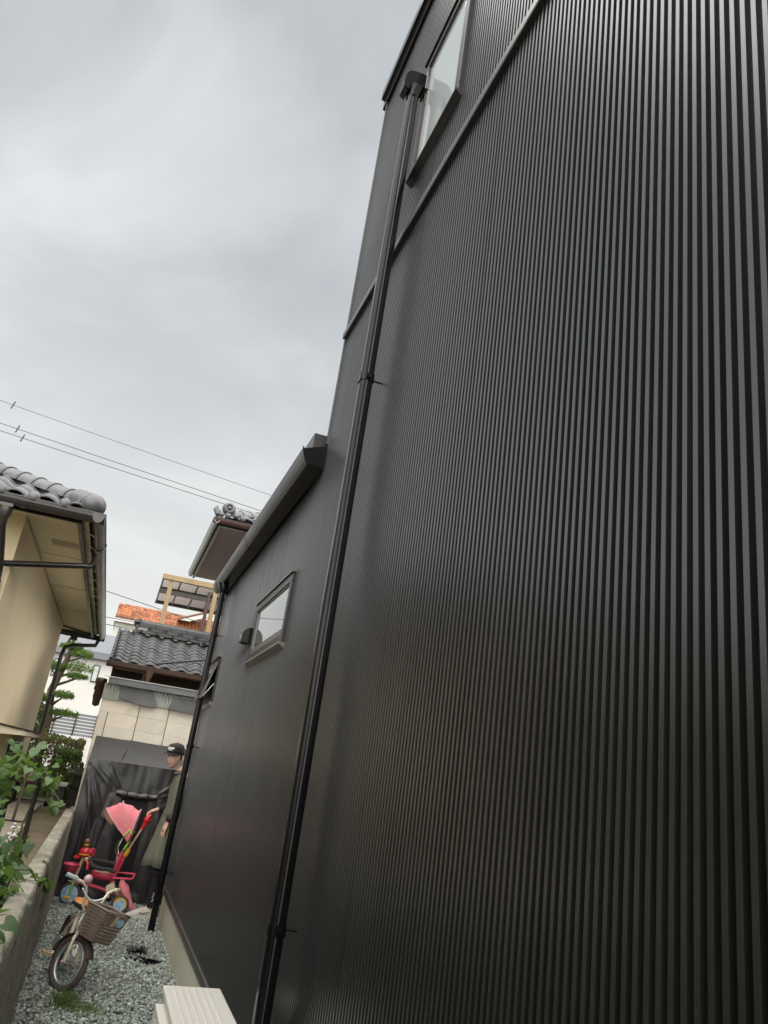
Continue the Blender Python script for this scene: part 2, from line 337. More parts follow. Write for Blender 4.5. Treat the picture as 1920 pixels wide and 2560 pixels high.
# ============================================================ THE BLACK HOUSE
XW = .92; Y0 = -2.38; YC = 4.62; YE = 9.05; ZB = .335; ZT = 6.93; ZE = 3.56
H = thing('metal_clad_house', 'tall black house clad in vertical ribbed metal siding filling the right side', 'house', (1.5, 3, 0))
part('wall_core', 'darkin', H, lambda m: m.box(XW+.019, 8, Y0-.05, YC-.02, -.04, ZT-.02).box(XW+.019, 8, YC-.02, YE-.02, -.04, ZE-.005))
part('foundation', 'foundation', H, lambda m: m.box(XW-.002, XW+.012, Y0, YE-.01, -.04, ZB-.045))
RIB, NP = .030, 10
def ribmesh(name, z0, z1):
    prof = []
    for i in range(NP):
        y = i*RIB
        prof += [(0, y), (.0004, y+.0010), (.0004, y+.0140), (.0012, y+.0150), (.0160, y+.0162), (.0160, y+.0288)]
    prof.append((0, NP*RIB))
    return MB().sheet([(x, y) for x, y in prof], 'z', z0, z1).mesh(name)
def panels(me, y0, y1):
    y = y0
    while y < y1-1e-4:
        o = link('siding_panel', me, 'siding', H, (XW-1.5+random.uniform(-.0003, .0003), y-3, 0), (0, random.uniform(-.0002, .0002), random.uniform(-.0007, .0007))); y += NP*RIB
lo_mesh = ribmesh('siding_lower', ZB, 4.535); up_mesh = ribmesh('siding_upper', 4.60, ZT-.1); ex_mesh = ribmesh('siding_extension', ZB, ZE)
NL = round((YC-Y0)/(NP*RIB)); PW = NP*RIB
NL = 23; Y0 = YC-NL*PW
panels(lo_mesh, Y0, YC-.01); panels(up_mesh, Y0, YC-.01)
panels(ex_mesh, YC, YC+14*PW)                                   # 14 x .30 = 4.2
tail = ribmesh('siding_tail', ZB, ZE); 
for k in range(1): link('siding_panel', tail, 'siding', H, (XW-1.5+.0006, YE-PW-3+.02, 0))
part('belt_trim', 'blacktrim', H, lambda m: m.prism([(XW+.01, 4.530), (XW-.022, 4.532), (XW-.026, 4.538), (XW-.026, 4.578), (XW-.004, 4.604), (XW+.01, 4.604)], 'y', Y0-.04, YC+.018))
part('corner_trim', 'blacktrim', H, lambda m: m.box(XW-.012, XW+.02, YC-.012, YC+.016, 3.70, ZT-.1))
part('corner_trim', 'blacktrim', H, lambda m: m.box(XW-.010, XW+.02, YE, YE+.02, ZB, ZE))
part('parapet_cap', 'pvcblack', H, lambda m: m.prism([(XW+.3, ZT+.01), (XW-.045, ZT+.01), (XW-.045, ZT-.075), (XW-.02, ZT-.085), (XW-.02, ZT-.175), (XW+.01, ZT-.18), (XW+.3, ZT-.05)], 'y', Y0-.04, YC+.085), bevel=.004)
part('drip_trim', 'blacktrim', H, lambda m: m.prism([(XW+.005, ZB+.012), (XW-.012, ZB+.006), (XW-.022, ZB-.016), (XW-.022, ZB-.026), (XW-.012, ZB-.030), (XW-.014, ZB-.048), (XW+.005, ZB-.050)], 'y', Y0, YE+.02))
# extension roof, eave gutter
part('extension_roof', 'blacktrim', H, lambda m: m.add([(XW-.08,YC+.12,3.66),(8,YC+.12,4.35),(8,YE+.1,4.35),(XW-.08,YE+.1,3.66),(XW-.08,YC+.12,3.76),(8,YC+.12,4.45),(8,YE+.1,4.45),(XW-.08,YE+.1,3.76)],
    [(0,3,2,1),(4,5,6,7),(0,1,5,4),(1,2,6,5),(2,3,7,6),(3,0,4,7)]))
gp = [(XW-.012, 3.502), (.800, 3.502), (.793, 3.506), (.777, 3.530), (.762, 3.562), (.752, 3.598), (.751, 3.612), (.757, 3.614), (.762, 3.600), (XW-.012, 3.655)]
gut = part('eave_gutter', 'gutterblack', H, lambda m: m.prism(gp, 'y', 4.555, YE+.09))
def grow(p, d): return [(x-d if x < XW-.05 else x, z-d if z < 3.6 else z+d*.5) for x, z in p]
part('end_cap', 'pvcblack', gut, lambda m: m.prism(grow(gp, .004), 'y', 4.546, 4.5545))
for yj in (6.85, 8.90): part('gutter_joint', 'pvcblack', gut, lambda m: m.prism(grow(gp, .002), 'y', yj, yj+.012))
part('roof_edge_flashing', 'gutterblack', H, lambda m: m.box(.835, XW+.02, 4.70, YE+.1, 3.662, 3.80), bevel=.004)
# windows
def window(nm, y0, y1, z0, z1, fr=.05, pane='pane', proud=.022, drip=True, fl='framelight'):
    wn = part(nm, 'frame', H, lambda m: [m.box(XW-proud, XW+.002, y0, y1, z0, z0+fr), m.box(XW-proud, XW+.002, y0, y1, z1-fr, z1),
        m.box(XW-proud, XW+.002, y0, y0+fr, z0+fr, z1-fr), m.box(XW-proud, XW+.002, y1-fr, y1, z0+fr, z1-fr)], bevel=.003)
    e = fr+.012
    part('pane', pane, wn, lambda m: m.box(XW-.006, XW-.003, y0+e, y1-e, z0+e, z1-e))
    part('sash', 'framelight', wn, lambda m: [m.box(XW-.013, XW-.001, y0+fr, y1-fr, z0+fr, z0+e), m.box(XW-.013, XW-.001, y0+fr, y1-fr, z1-e, z1-fr),
        m.box(XW-.013, XW-.001, y0+fr, y0+e, z0+e, z1-e), m.box(XW-.013, XW-.001, y1-e, y1-fr, z0+e, z1-e)])
    if drip:
        part('head_flashing', fl, wn, lambda m: m.prism([(XW, z1+.03), (XW-proud-.012, z1+.012), (XW-proud-.012, z1+.003), (XW, z1+.003)], 'y', y0-.012, y1+.012))
        part('sill', fl, wn, lambda m: m.prism([(XW, z0-.003), (XW-proud-.014, z0-.003), (XW-proud-.016, z0-.016), (XW, z0-.045)], 'y', y0-.012, y1+.012))
    return wn
window('window', 2.795, 3.49, 4.985, 5.90, .058, 'pane', fl='frame')
wm = window('window', 4.90, 6.235, 2.40, 2.865, .055, 'pane2')
part('lower_rail', 'framelight', wm, lambda m: m.box(XW-.012, XW-.0065, 4.97, 6.165, 2.467, 2.50))
# open awning window near the far end
wf = part('window', 'frame', H, lambda m: [m.box(XW-.02, XW+.002, 8.21, 8.98, 2.20, 2.245), m.box(XW-.02, XW+.002, 8.21, 8.98, 2.61, 2.655), m.box(XW-.02, XW+.002, 8.21, 8.255, 2.245, 2.61), m.box(XW-.02, XW+.002, 8.935, 8.98, 2.245, 2.61)])
part('opening', 'darkin', wf, lambda m: m.box(XW-.004, XW-.002, 8.255, 8.935, 2.245, 2.61))
part('head_flashing', 'framelight', wf, lambda m: m.prism([(XW, 2.69), (XW-.034, 2.672), (XW-.034, 2.66), (XW, 2.66)], 'y', 8.195, 8.995))
part('sill', 'framelight', wf, lambda m: m.prism([(XW, 2.197), (XW-.034, 2.197), (XW-.036, 2.18), (XW, 2.155)], 'y', 8.195, 8.995))
def tilt(m): m.M = Matrix.Translation((XW-.022, 0, 2.60)) @ Matrix.Rotation(R(14), 4, 'Y')
sash = MB(); tilt(sash); sash.box(-.016,.0,8.24,8.95,-.39,-.355).box(-.016,0,8.24,8.95,-.035,0).box(-.016,0,8.24,8.275,-.355,-.035).box(-.016,0,8.915,8.95,-.355,-.035)
sash = sash.build('open_sash', 'framelight', wf)
pn = MB(); tilt(pn); pn.box(-.010,-.006,8.275,8.915,-.355,-.035); pn.build('pane', 'pane2', sash)
part('stay_arm', 'chrome', sash, lambda m: m.tube([(XW-.01, 8.27, 2.40), (XW-.105, 8.25, 2.245)], .005, 6))
# downpipes
def pipe(x0, x1, y0, y1, z0, z1, clamps, head):
    c = .014; cx, cy = (x0+x1)/2, (y0+y1)/2; hx, hy = (x1-x0)/2, (y1-y0)/2
    def prof(e=0):
        out_ = []
        for qx, qy, a0 in ((1,1,0),(-1,1,90),(-1,-1,180),(1,-1,270)):
            for t in (0, 30, 60, 90):
                a = R(a0+t); out_.append((cx+qx*(hx-c)+(c+e)*math.cos(a), cy+qy*(hy-c)+(c+e)*math.sin(a)))
        return out_
    dp = part('downpipe', 'pvcblack', H, lambda m: m.prism(prof(), 'z', z0, z1, True))
    for z in clamps:
        part('clamp', 'pvcblack', dp, lambda m: [m.prism(prof(.005), 'z', z, z+.045, True), m.tube([(x1-.01, cy, z+.022), (XW+.01, cy, z+.022)], .0045, 6), m.box(cx-.012, cx+.012, y0-.016, y0-.004, z+.012, z+.034)])
    if head == 'collar': part('outlet', 'pvcblack', dp, lambda m: m.loft([((cx, cy, z1-.005), hx+.006, hy+.006, .6), ((cx, cy, z1+.06), hx+.02, hy+.02, .7), ((cx-.01, cy, 3.502), .055, .05, .8)], 16))
    return dp
dp = pipe(.800, .866, 3.437, 3.503, .02, 5.58, (.98, 3.58), None)
part('pipe_seam', 'blacktrim', dp, lambda m: m.box(.826, .832, 3.4345, 3.4368, .02, 5.56))
pipe(.790, .852, 8.50, 8.562, .02, 3.40, (.52, 1.72, 2.9), 'collar')
# rain hood at the top of the near downpipe
hd = part('rain_hood', 'pvcblack', H, lambda m: m.prism([(XW-.03, 5.755), (.815, 5.752), (.785, 5.742), (.767, 5.712), (.757, 5.655), (.760, 5.612), (.790, 5.592), (.808, 5.645), (.824, 5.628), (.862, 5.65), (XW-.03, 5.66)], 'y', 3.425, 3.517), bevel=.007)
part('opening', 'darkin', hd, lambda m: m.add([(.7620,3.432,5.6095),(.7885,3.432,5.5905),(.7885,3.510,5.5905),(.7620,3.510,5.6095)], [(0,1,2,3)]))
part('flange', 'blacktrim', hd, lambda m: m.box(XW-.030, XW-.002, 3.415, 3.527, 5.64, 5.775), bevel=.004)
part('spout', 'pvcblack', hd, lambda m: m.loft([((.833, 3.47, 5.575), .036, .036, .6), ((.836, 3.47, 5.61), .040, .040, .6), ((.845, 3.47, 5.65), .05, .055, .7)], 16))
# round vent hood beside the middle window
vho = part('vent_hood', 'pvcblack', H, lambda m: m.prism([(XW-.012, 2.560), (XW-.012, 2.690)]+[(XW-.018-.075*math.sin(R(a)), 2.605+.085*math.cos(R(a))) for a in range(0, 91, 15)]+[(XW-.093, 2.565)], 'y', 6.29, 6.41), bevel=.014)
part('flange', 'blacktrim', vho, lambda m: m.tube([(XW-.014, 6.35, 2.62), (XW-.002, 6.35, 2.62)], .070, 20))
part('opening', 'darkin', vho, lambda m: m.box(XW-.08, XW-.03, 6.31, 6.39, 2.5575, 2.5595))

# ============================================================ air conditioner unit
A = thing('air_conditioner', 'cream outdoor air conditioner unit with ribbed top beside black house wall', 'air conditioner', (.64, 3.75, 0))
part('casing', 'acwhite', A, lambda m: m.prism([(.515,.075),(.768,.075),(.768,.600),(.515,.600)], 'y', 3.34, 4.12), bevel=.008)
ACT = part('top_panel', 'acwhite', A, lambda m: m.prism([(.506,.590),(.776,.590),(.776,.612),(.770,.619),(.514,.619),(.506,.612)], 'y', 3.325, 4.132), bevel=.004)
for k in range(6): part('top_rib', 'acwhite', ACT, lambda m: m.prism([(.545+k*.031,.6185),(.549+k*.031,.6225),(.556+k*.031,.6225),(.560+k*.031,.6185)], 'y', 3.35, 4.108))
def grille(m):
    for k in range(26): m.box(.478, .4875, 3.50, 4.00, .12+k*.0172, .127+k*.0172)
    m.box(.474, .520, 3.47, 3.50, .10, .57).box(.474, .520, 4.00, 4.03, .10, .57).box(.474, .520, 3.50, 4.00, .10, .118).box(.474, .520, 3.50, 4.00, .557, .57)
part('fan_grille', 'acgrille', A, grille)
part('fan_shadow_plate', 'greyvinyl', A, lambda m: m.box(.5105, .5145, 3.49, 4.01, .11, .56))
for y in (3.42, 3.98): part('foot', 'darkgutter', A, lambda m: m.box(.50, .79, y, y+.06, .0, .074))

# ============================================================ garden retaining wall
G = thing('garden_wall', 'weathered concrete garden wall with rough top left of gravel passage', 'wall', (-.22, 4, 0))
def gw(m):
    # cross-section swept along y, displaced so the old concrete is uneven
    sec = [(-.150,-.05),(-.152,.25),(-.155,.55),(-.160,.83),(-.166,.875),(-.176,.89),(-.205,.893),(-.235,.893),(-.262,.888),(-.27,.86),(-.275,.5)]
    ny = 260
    def f(u, v):
        k = u*(len(sec)-1); i = min(int(k), len(sec)-2); t = k-i
        x = sec[i][0]*(1-t)+sec[i+1][0]*t; z = sec[i][1]*(1-t)+sec[i+1][1]*t; y = -3+v*13.2
        d = .010*nz(x, y, z, 9)+.006*nz(x, y, z, 30)+.004*nz(x+3, y, z, 70)
        return (x+d*.8, y, z+d*(1.2 if z > .8 else .3))
    m.grid(30, ny, f)
part('wall_body', 'concrete', G, gw)

# ============================================================ CREAM HOUSE on the left
HX, HY0, HY1 = -1.24, 7.85, 15.0
CH = thing('cream_house', 'cream rendered house with grey tiled hip roof and dark gutters at left', 'house', (-5, 11, .74))
part('wall', 'cream', CH, lambda m: m.box(-9.5, HX, HY0, HY1, .5, 3.62))
EX, EY0, EY1, EZ = -.60, 7.33, 15.72, 3.62
part('soffit', 'soffit', CH, lambda m: m.add([(EX-.05,EY0+.05,3.60),(EX-.05,EY1-.05,3.60),(HX+.005,HY1,3.615),(HX+.005,HY0,3.615)],[(0,1,2,3)]).add([(EX-.05,EY0+.05,3.60),(HX+.005,HY0,3.615),(-9.5,HY0,3.615),(-10.1,EY0+.05,3.60)],[(0,1,2,3)]).add([(EX-.05,EY1-.05,3.60),(-10.1,EY1-.05,3.60),(-9.5,HY1,3.615),(HX+.005,HY1,3.615)],[(0,1,2,3)]))
def softrim(m):
    for k in range(9): m.box(-1.1+k*.02, -1.094+k*.02, 8.6, 9.1, 3.596, 3.604)
for y in (9.3, 11.2, 13.1): part('soffit_joint', 'foundation', CH, lambda m: m.box(HX+.02, EX-.12, y, y+.006, 3.598, 3.602))
def vent(m):
    for k in range(16): m.box(-1.05+k*.026, -1.04+k*.026, 8.55, 8.8, 3.595, 3.599)
part('soffit_vent', 'foundation', CH, vent)
part('wall_seam', 'foundation', CH, lambda m: m.box(HX, HX+.006, HY0, HY1, 3.585, 3.597))
part('far_brace', 'darkgutter', CH, lambda m: m.tube([(HX, HY1, 3.58), (EX-.08, EY1-.05, 3.58)], .02, 6))
part('fascia', 'darkgutter', CH, lambda m: m.box(EX-.14, EX-.10, EY0+.1, EY1-.1, 3.535, 3.60).box(-10.1, EX-.141, EY0+.10, EY0+.13, 3.535, 3.60).box(-10.1, EX-.141, EY1-.13, EY1-.10, 3.535, 3.60))
SL = .42
XL = -10.1; yc = (EY0+EY1)/2; dmax = yc-EY0; zr = 3.63+SL*dmax
part('roof_slope', 'tile2', CH, lambda m: m.add([(EX,EY0,3.63),(EX,EY1,3.63),(XL,EY1,3.63),(XL,EY0,3.63),(EX-dmax,yc,zr),(XL+dmax,yc,zr)], [(0,1,4),(1,2,5,4),(2,3,5),(3,0,4,5)]))
# pantiles on the near slope, with round-nosed eave tiles
def pantile(wd, ln, amp=.030, th=.012):
    prof = []
    for i in range(9):
        t = i/8; prof.append((t*wd, amp*(math.sin(2*math.pi*(t-.08)) * (1 if t > .5 else .75))))
    m = MB(); n = 9
    vs = [(x, 0, z) for x, z in prof]+[(x, ln, z) for x, z in prof]+[(x, .004, z-th) for x, z in prof]
    m.add(vs, [(i, i+1, n+i+1, n+i) for i in range(n-1)]+[(2*n+i, 2*n+i+1, i+1, i) for i in range(n-1)], True)
    return m
PT = pantile(.285, .30, .034, .016).mesh('pantile'); sl_a = math.atan(SL)
for r_ in range(7):
    for c_ in range(14):
        x = -.86-.268*c_; d = -.06+.245*r_
        if x+.27 > EX-.06-max(0, d)+.05: 
            if x+.12 > EX-.06-max(0, d): continue
        link('roof_tile', PT, 'tile', CH, (x+5, EY0+d-11, 3.672+SL*d+.012-.74), (sl_a-.03, 0, 0))
nose = MB().ball((0,0,0), .056, 14, 8, (1,.75,1)).mesh('tile_nose')
for c_ in range(13): link('eave_tile_end', nose, 'tile', CH, (-.866-.268*c_+5, EY0-.075-11, 3.640-.74))
# hip caps
cap = MB()
def capf(m):
    n = 10
    for (a, b, ra, rb) in ((0, .27, .100, .108), (-.012, .022, .118, .118)):
        vs = [(ra*math.cos(math.pi*j/n), a, ra*math.sin(math.pi*j/n)) for j in range(n+1)]+[(rb*math.cos(math.pi*j/n), b, rb*math.sin(math.pi*j/n)) for j in range(n+1)]
        m.add(vs, [(j, j+1, n+2+j, n+1+j) for j in range(n)], True); m.add(vs[:n+1], [tuple(range(n+1))])
capf(cap); cap = cap.mesh('hip_cap')
hipdir = Vector((-1, 1, SL)); hs = math.atan2(SL, math.sqrt(2))
for k in range(16):
    p = Vector((EX-.05, EY0+.03, 3.685))+Vector((-1,1,SL)).normalized()*(.05+k*.262)
    link('hip_tile', cap, 'tile', CH, (p.x+5, p.y-11, p.z-.74), Matrix.Rotation(R(45), 4, 'Z').to_euler() if False else (hs, 0, R(45)))
part('hip_base', 'tile2', CH, lambda m: m.tube([(EX-.02, EY0+.02, 3.66), (EX-3.0, EY0+3.0, 3.66+SL*2.98)], .07, 8))
he = MB(); he.ball((EX-.035, EY0+.015, 3.705), .118, 18, 12, (1,1,.95)); he.tube([(EX-.035,EY0+.015,3.705),(EX-.2,EY0+.18,3.775)], [.112,.108], 18); he.build('hip_end_tile', 'tile', CH)
# gutters: half-round channel, dark
def gutprof(w_=.11, h=.085, t=.006):
    o_ = [(-w_/2-.008, .006), (-w_/2-.008, -.004)]+[(w_/2*math.cos(R(a)), -h*abs(math.sin(R(a)))-0.002) for a in range(180, 361, 22)]+[(w_/2+.008, -.004), (w_/2+.008, .006), (w_/2-.006, .006)]
    i_ = [((w_/2-t)*math.cos(R(a)), -(h-t)*abs(math.sin(R(a)))) for a in range(360, 179, -22)]+[(-w_/2+.006, .006)]
    return o_+i_
gn = part('gutter', 'darkgutter', CH, lambda m: m.prism([(EY0-.045+u, 3.615+v) for u, v in gutprof()], 'x', -10.1, EX+.10))
gr = part('gutter', 'darkgutter', CH, lambda m: m.prism([(EX+.045+u, 3.612+v) for u, v in gutprof()], 'y', EY0-.10, EY1+.10))
gf = part('gutter', 'darkgutter', CH, lambda m: m.prism([(EY1+.045+u, 3.60+v) for u, v in gutprof()], 'x', -10.1, EX+.10))
def outer(): return [(-.063, .006), (-.063, -.004)]+[(.056*math.cos(R(a)), -.087*abs(math.sin(R(a)))-.002) for a in range(180, 361, 22)]+[(.063, -.004), (.063, .006)]
part('end_cap', 'darkgutter', gr, lambda m: m.prism([(EX+.045+u, 3.612+v) for u, v in outer()], 'y', EY0-.106, EY0-.1005))
part('end_cap', 'darkgutter', gn, lambda m: m.prism([(EY0-.045+u, 3.615+v) for u, v in outer()], 'x', EX+.1005, EX+.106))
part('gutter_joint', 'darkgutter', gr, lambda m: m.prism([(EX+.045+u*1.1, 3.612+v*1.1) for u, v in gutprof()], 'y', 8.35, 8.43))
part('gutter_joint', 'darkgutter', gn, lambda m: m.prism([(EY0-.045+u*1.1, 3.615+v*1.1) for u, v in gutprof()], 'x', -1.23, -1.17))
for k in range(14): part('gutter_bracket', 'chrome', gr, lambda m: m.tube([(EX-.11, 7.8+k*.56, 3.60), (EX-.03, 7.8+k*.56, 3.55), (EX+.02, 7.8+k*.56, 3.527)], .004, 5))
part('hopper', 'darkgutter', gn, lambda m: m.box(-1.385, -1.275, 7.235, 7.345, 3.50, 3.53).loft([((-1.33, 7.29, 3.40), .035, .035), ((-1.33, 7.29, 3.44), .05, .05, .6), ((-1.33, 7.29, 3.50), .052, .052, .6)], 14))
dpc = part('downspout', 'darkgutter', CH, lambda m: m.tube([(-1.33,7.29,3.42),(-1.33,7.32,3.34),(-1.315,7.72,3.06),(-1.315,7.78,2.95),(-1.315,7.78,.8)], .036, 12))
part('side_arm', 'darkgutter', dpc, lambda m: m.tube([(-.57,8.39,3.50),(-.57,8.39,3.39),(-.60,8.37,3.345),(-.66,8.34,3.335),(-1.30,7.74,3.085)], .030, 12))
part('collar', 'darkgutter', dpc, lambda m: m.tube([(-1.315,7.78,2.86),(-1.315,7.78,2.93)], .043, 12).tube([(-1.315,7.78,2.2),(-1.315,7.78,2.24)], .043, 12))
dpf = part('downspout', 'darkgutter', CH, lambda m: m.tube([(-.60,15.60,3.50),(-.63,15.60,3.40),(-1.02,15.35,3.30),(-1.12,15.18,3.22),(-1.14,15.14,3.05),(-1.14,15.14,.8)], .036, 10))
part('hopper', 'darkgutter', dpf, lambda m: m.box(-1.08, -.96, 15.30, 15.42, 3.40, 3.50))
# small window under a ledge board on the alley-side wall
lb = part('ledge', 'soffit', CH, lambda m: m.add([(HX,10.2,1.60),(HX+.25,10.4,1.615),(HX+.25,13.9,1.615),(HX,13.9,1.60),(HX,10.2,1.70),(HX+.25,10.4,1.675),(HX+.25,13.9,1.675),(HX,13.9,1.70)], [(0,3,2,1),(4,5,6,7),(0,1,5,4),(1,2,6,5),(2,3,7,6),(3,0,4,7)]))
part('ledge_cap', 'brownwall', lb, lambda m: m.add([(HX,10.18,1.704),(HX+.26,10.38,1.679),(HX+.26,13.92,1.679),(HX,13.92,1.704),(HX,10.18,1.72),(HX+.26,10.38,1.695),(HX+.26,13.92,1.695),(HX,13.92,1.72)], [(0,3,2,1),(4,5,6,7),(0,1,5,4),(1,2,6,5),(2,3,7,6),(3,0,4,7)]))
lwn = part('window', 'frame', CH, lambda m: m.box(HX, HX+.03, 11.9, 13.1, 1.28, 1.53))
part('pane', 'darkin', lwn, lambda m: m.box(HX+.031, HX+.034, 11.98, 13.02, 1.31, 1.50))
for k in range(4):          # dark doors added to the unseen front, to darken reflections in the siding
    sd2 = part('added_dark_door', 'frame', CH, lambda m: m.box(-8.6+k*1.72, -6.95+k*1.72, HY0-.05, HY0-.003, 1.05, 3.15))
    part('pane', 'darkin', sd2, lambda m: m.box(-8.5+k*1.72, -7.05+k*1.72, HY0-.056, HY0-.051, 1.15, 3.05))
part('plinth', 'foundation', CH, lambda m: m.box(-9.4, HX+.012, HY0-.012, HY1+.01, .5, .98))

# ============================================================ black storage tent at the end
T = thing('storage_tent', 'black tarpaulin storage tent with rolled up door at end of passage', 'tent', (.5, 10.3, 0))
TX0, TX1 = -.172, 1.75
CREASE = [(-.12,1.44,.20,1.16,.010,.022), (-.07,1.45,.24,1.20,.012,.018), (.0,1.45,.27,1.22,.009,.016), (.09,1.46,.26,1.19,.010,.015), (-.13,1.35,.05,.75,.012,.03), (-.10,1.38,.16,.85,.010,.022),
    (.72,1.18,.95,1.36,.010,.016), (.74,1.15,1.05,1.25,.008,.018), (.20,1.10,.12,.40,.012,.03), (.75,1.10,.82,.35,.012,.035), (-.02,1.0,-.03,.1,.014,.03), (.10,.8,.08,.05,.012,.025), (.95,1.2,.98,.2,.014,.04), (.85,.7,.80,.05,.010,.03), (1.2,1.3,1.15,.1,.015,.04)]
def folds(x, z):
    f = 0
    for (ax, az, bx, bz, h, w_) in CREASE:
        dx, dz = bx-ax, bz-az; L2 = dx*dx+dz*dz; t = ((x-ax)*dx+(z-az)*dz)/L2; tt = min(1, max(0, t))
        d = math.hypot(x-ax-dx*tt, z-az-dz*tt); f += .95*h*math.exp(-(d/(w_*.75))**2)*(.35+.65*math.sin(math.pi*min(1, max(0, tt*.9+.05))))
    f += .006*math.sin(x*17+2.2*math.sin(z*2.1))*max(0, 1-z/1.3)
    f += .013*nz(x*1.2, z*.5, 3, 3.0)+.006*nz(x*3, z*.8, 7, 4)
    return f
def tent(m):
    def front(u, v):
        z = v*1.475; x = TX0+(TX1-TX0)*u + .03*(1-u)*v
        lean = 9.95+.03*v
        return (x, lean-folds(x, z)-.05*max(0, .12-z)/.12*(.5+.5*math.sin(x*14)), max(.012, z))
    m.grid(120, 90, front)
    def side(u, v):
        y = 9.95+.78*u; zt = 1.475+.265*u; z = v*zt
        return (TX0+.03*v+.014*nz(y, z, 5, 3)-.01*math.sin(y*16)*(1-v), y+.03*v*(1-u), z)
    m.grid(20, 30, side)
part('cover', 'tarp', T, tent)
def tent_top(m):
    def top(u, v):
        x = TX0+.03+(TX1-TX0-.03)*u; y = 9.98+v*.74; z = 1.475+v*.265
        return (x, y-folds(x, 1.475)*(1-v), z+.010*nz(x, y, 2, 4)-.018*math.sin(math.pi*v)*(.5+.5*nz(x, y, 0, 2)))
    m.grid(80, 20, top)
part('roof_sheet', 'tarptop', T, tent_top)  # top kept apart from the cover to carry the painted sky light
part('door_panel', 'blackcloth', T, lambda m: m.grid(14, 30, lambda u, v: (.315+.30*u, 9.918-.01*nz(u*3, v*5)-.004*math.sin(u*9), .30+.84*v)))
rd = part('rolled_door', 'tarp', T, lambda m: m.tube([(.235+.47*i/12, 9.875+.004*math.sin(i*2), 1.145+.006*math.sin(i*1.7)-.010*math.sin(math.pi*i/12)) for i in range(13)], [.030, .036, .040, .034, .037, .035, .036, .034, .036, .037, .034, .037, .033], 12))
for x in (.36, .60): part('tie_strap', 'blackcloth', rd, lambda m: m.tube([(x-.008, 9.875, 1.14), (x+.008, 9.875, 1.14)], .042, 12))
part('seam_slit', 'blackcloth', T, lambda m: m.add([(.215, 10.08, 1.515), (.228, 10.08, 1.515), (.262, 10.40, 1.632), (.255, 10.40, 1.630)], [(0,1,2,3)]))
part('hem', 'blackcloth', T, lambda m: m.tube([(TX0+1.92*i/30, 9.93+.02*math.sin(i*1.9), .018) for i in range(31)], .014, 6))

# ============================================================ block wall shed behind the tent
B = thing('block_shed', 'pale concrete block shed with patched metal eave strip behind black tent', 'shed', (.6, 10.9, 0))
part('mortar_core', 'blockjoint', B, lambda m: m.box(-.175, 2.2, 10.818, 11.2, 0, 2.24))
BW, BH = .378, .178
rows = [2.222-BH*(k+1) for k in range(5)]
bme = {}
def blockmesh(wd):
    key = round(wd, 3)
    if key not in bme:
        m = MB().box(.0048, wd-.0048, 0, .03, .0007, BH-.0007); me = m.mesh('block')
        b = bmesh.new(); b.from_mesh(me); bmesh.ops.bevel(b, geom=b.edges[:], offset=.0018, segments=1, affect='EDGES'); b.to_mesh(me); b.free(); bme[key] = me
    return bme[key]
for k, z in enumerate(rows):
    xs = [-.185, -.078] + [-.078+BW*i for i in range(1, 7)]
    if k < 1: xs = [-.185, .300]+[-.078+BW*i for i in range(2, 7)]
    for a, b in zip(xs, xs[1:]):
        link('block', blockmesh(b-a), 'block', B, (a-.6, 10.800-10.9+random.uniform(-.002, .002), z))
part('lower_wall', 'block', B, lambda m: m.box(-.185, 2.2, 10.803, 10.81, 0, rows[-1]-.003))
part('side_wall', 'block', B, lambda m: m.box(-.187, -.176, 10.835, 11.19, 0, 2.22))
part('corrugated_strip', 'galv', B, lambda m: m.sheet([(-.20+i*.006, 10.775+.010*math.sin(i*.006*2*math.pi/.042)) for i in range(400)], 'z', 2.205, 2.40, smooth=True))
part('slate_board', 'board', B, lambda m: m.prism([(.0,2.405),(-.01,2.36),(.02,2.24),(.30,2.19),(.48,2.19),(.50,2.225),(.42,2.385),(.22,2.372),(.16,2.40),(.06,2.418)], 'y', 10.745, 10.762))
part('slate_board', 'board', B, lambda m: m.prism([(.65,2.20),(.70,2.36),(.98,2.37),(1.4,2.37),(1.4,2.17)], 'y', 10.748, 10.762))
part('eave_beam', 'beam', B, lambda m: m.box(-.165, 2.2, 10.70, 10.775, 2.395, 2.475), bevel=.006)
part('sheet_roof', 'galv', B, lambda m: m.add([(-.22,10.69,2.48),(2.2,10.69,2.48),(2.2,11.25,2.53),(-.22,11.25,2.53)], [(0,1,2,3)]), solid=.008)
def lantern_pipe(m):
    m.lathe([(.012,-.30),(.045,-.28),(.05,-.2),(.06,-.19),(.055,-.1),(.07,-.09),(.062,0),(.075,.01),(.07,.06),(.02,.07)], (-.255, 10.95, 2.40), 12)
part('rain_chain_cups', 'brown', B, lantern_pipe)

# ============================================================ dark tiled shed roof
D = thing('tiled_shed', 'low shed with dark pantile roof and brown gutter behind block wall', 'shed', (.6, 12.5, 0))
part('wall', 'brownwall', D, lambda m: m.box(-.16, 2.8, 11.95, 14.3, 0, 2.75))
part('window', 'darkin', D, lambda m: m.box(-.12, .26, 11.93, 11.948, 2.50, 2.70))
part('window_post', 'wood', D, lambda m: m.box(.262, .30, 11.90, 11.948, 2.40, 2.70).box(-.14, .30, 11.90, 11.948, 2.701, 2.72))
SY0, SZ0, SY1, SZ1 = 11.50, 2.80, 12.98, 3.44
ss = (SZ1-SZ0)/(SY1-SY0); sa = math.atan(ss)
part('roof_deck', 'tile2', D, lambda m: m.add([(-.21,SY0,SZ0-.035),(2.9,SY0,SZ0-.035),(2.9,SY1,SZ1-.035),(-.21,SY1,SZ1-.035),(2.9,SY1+1.5,SZ0),(-.21,SY1+1.5,SZ0)], [(0,1,2,3),(3,2,4,5)]))
PT2 = pantile(.235, .185, .028, .014).mesh('pantile_small')
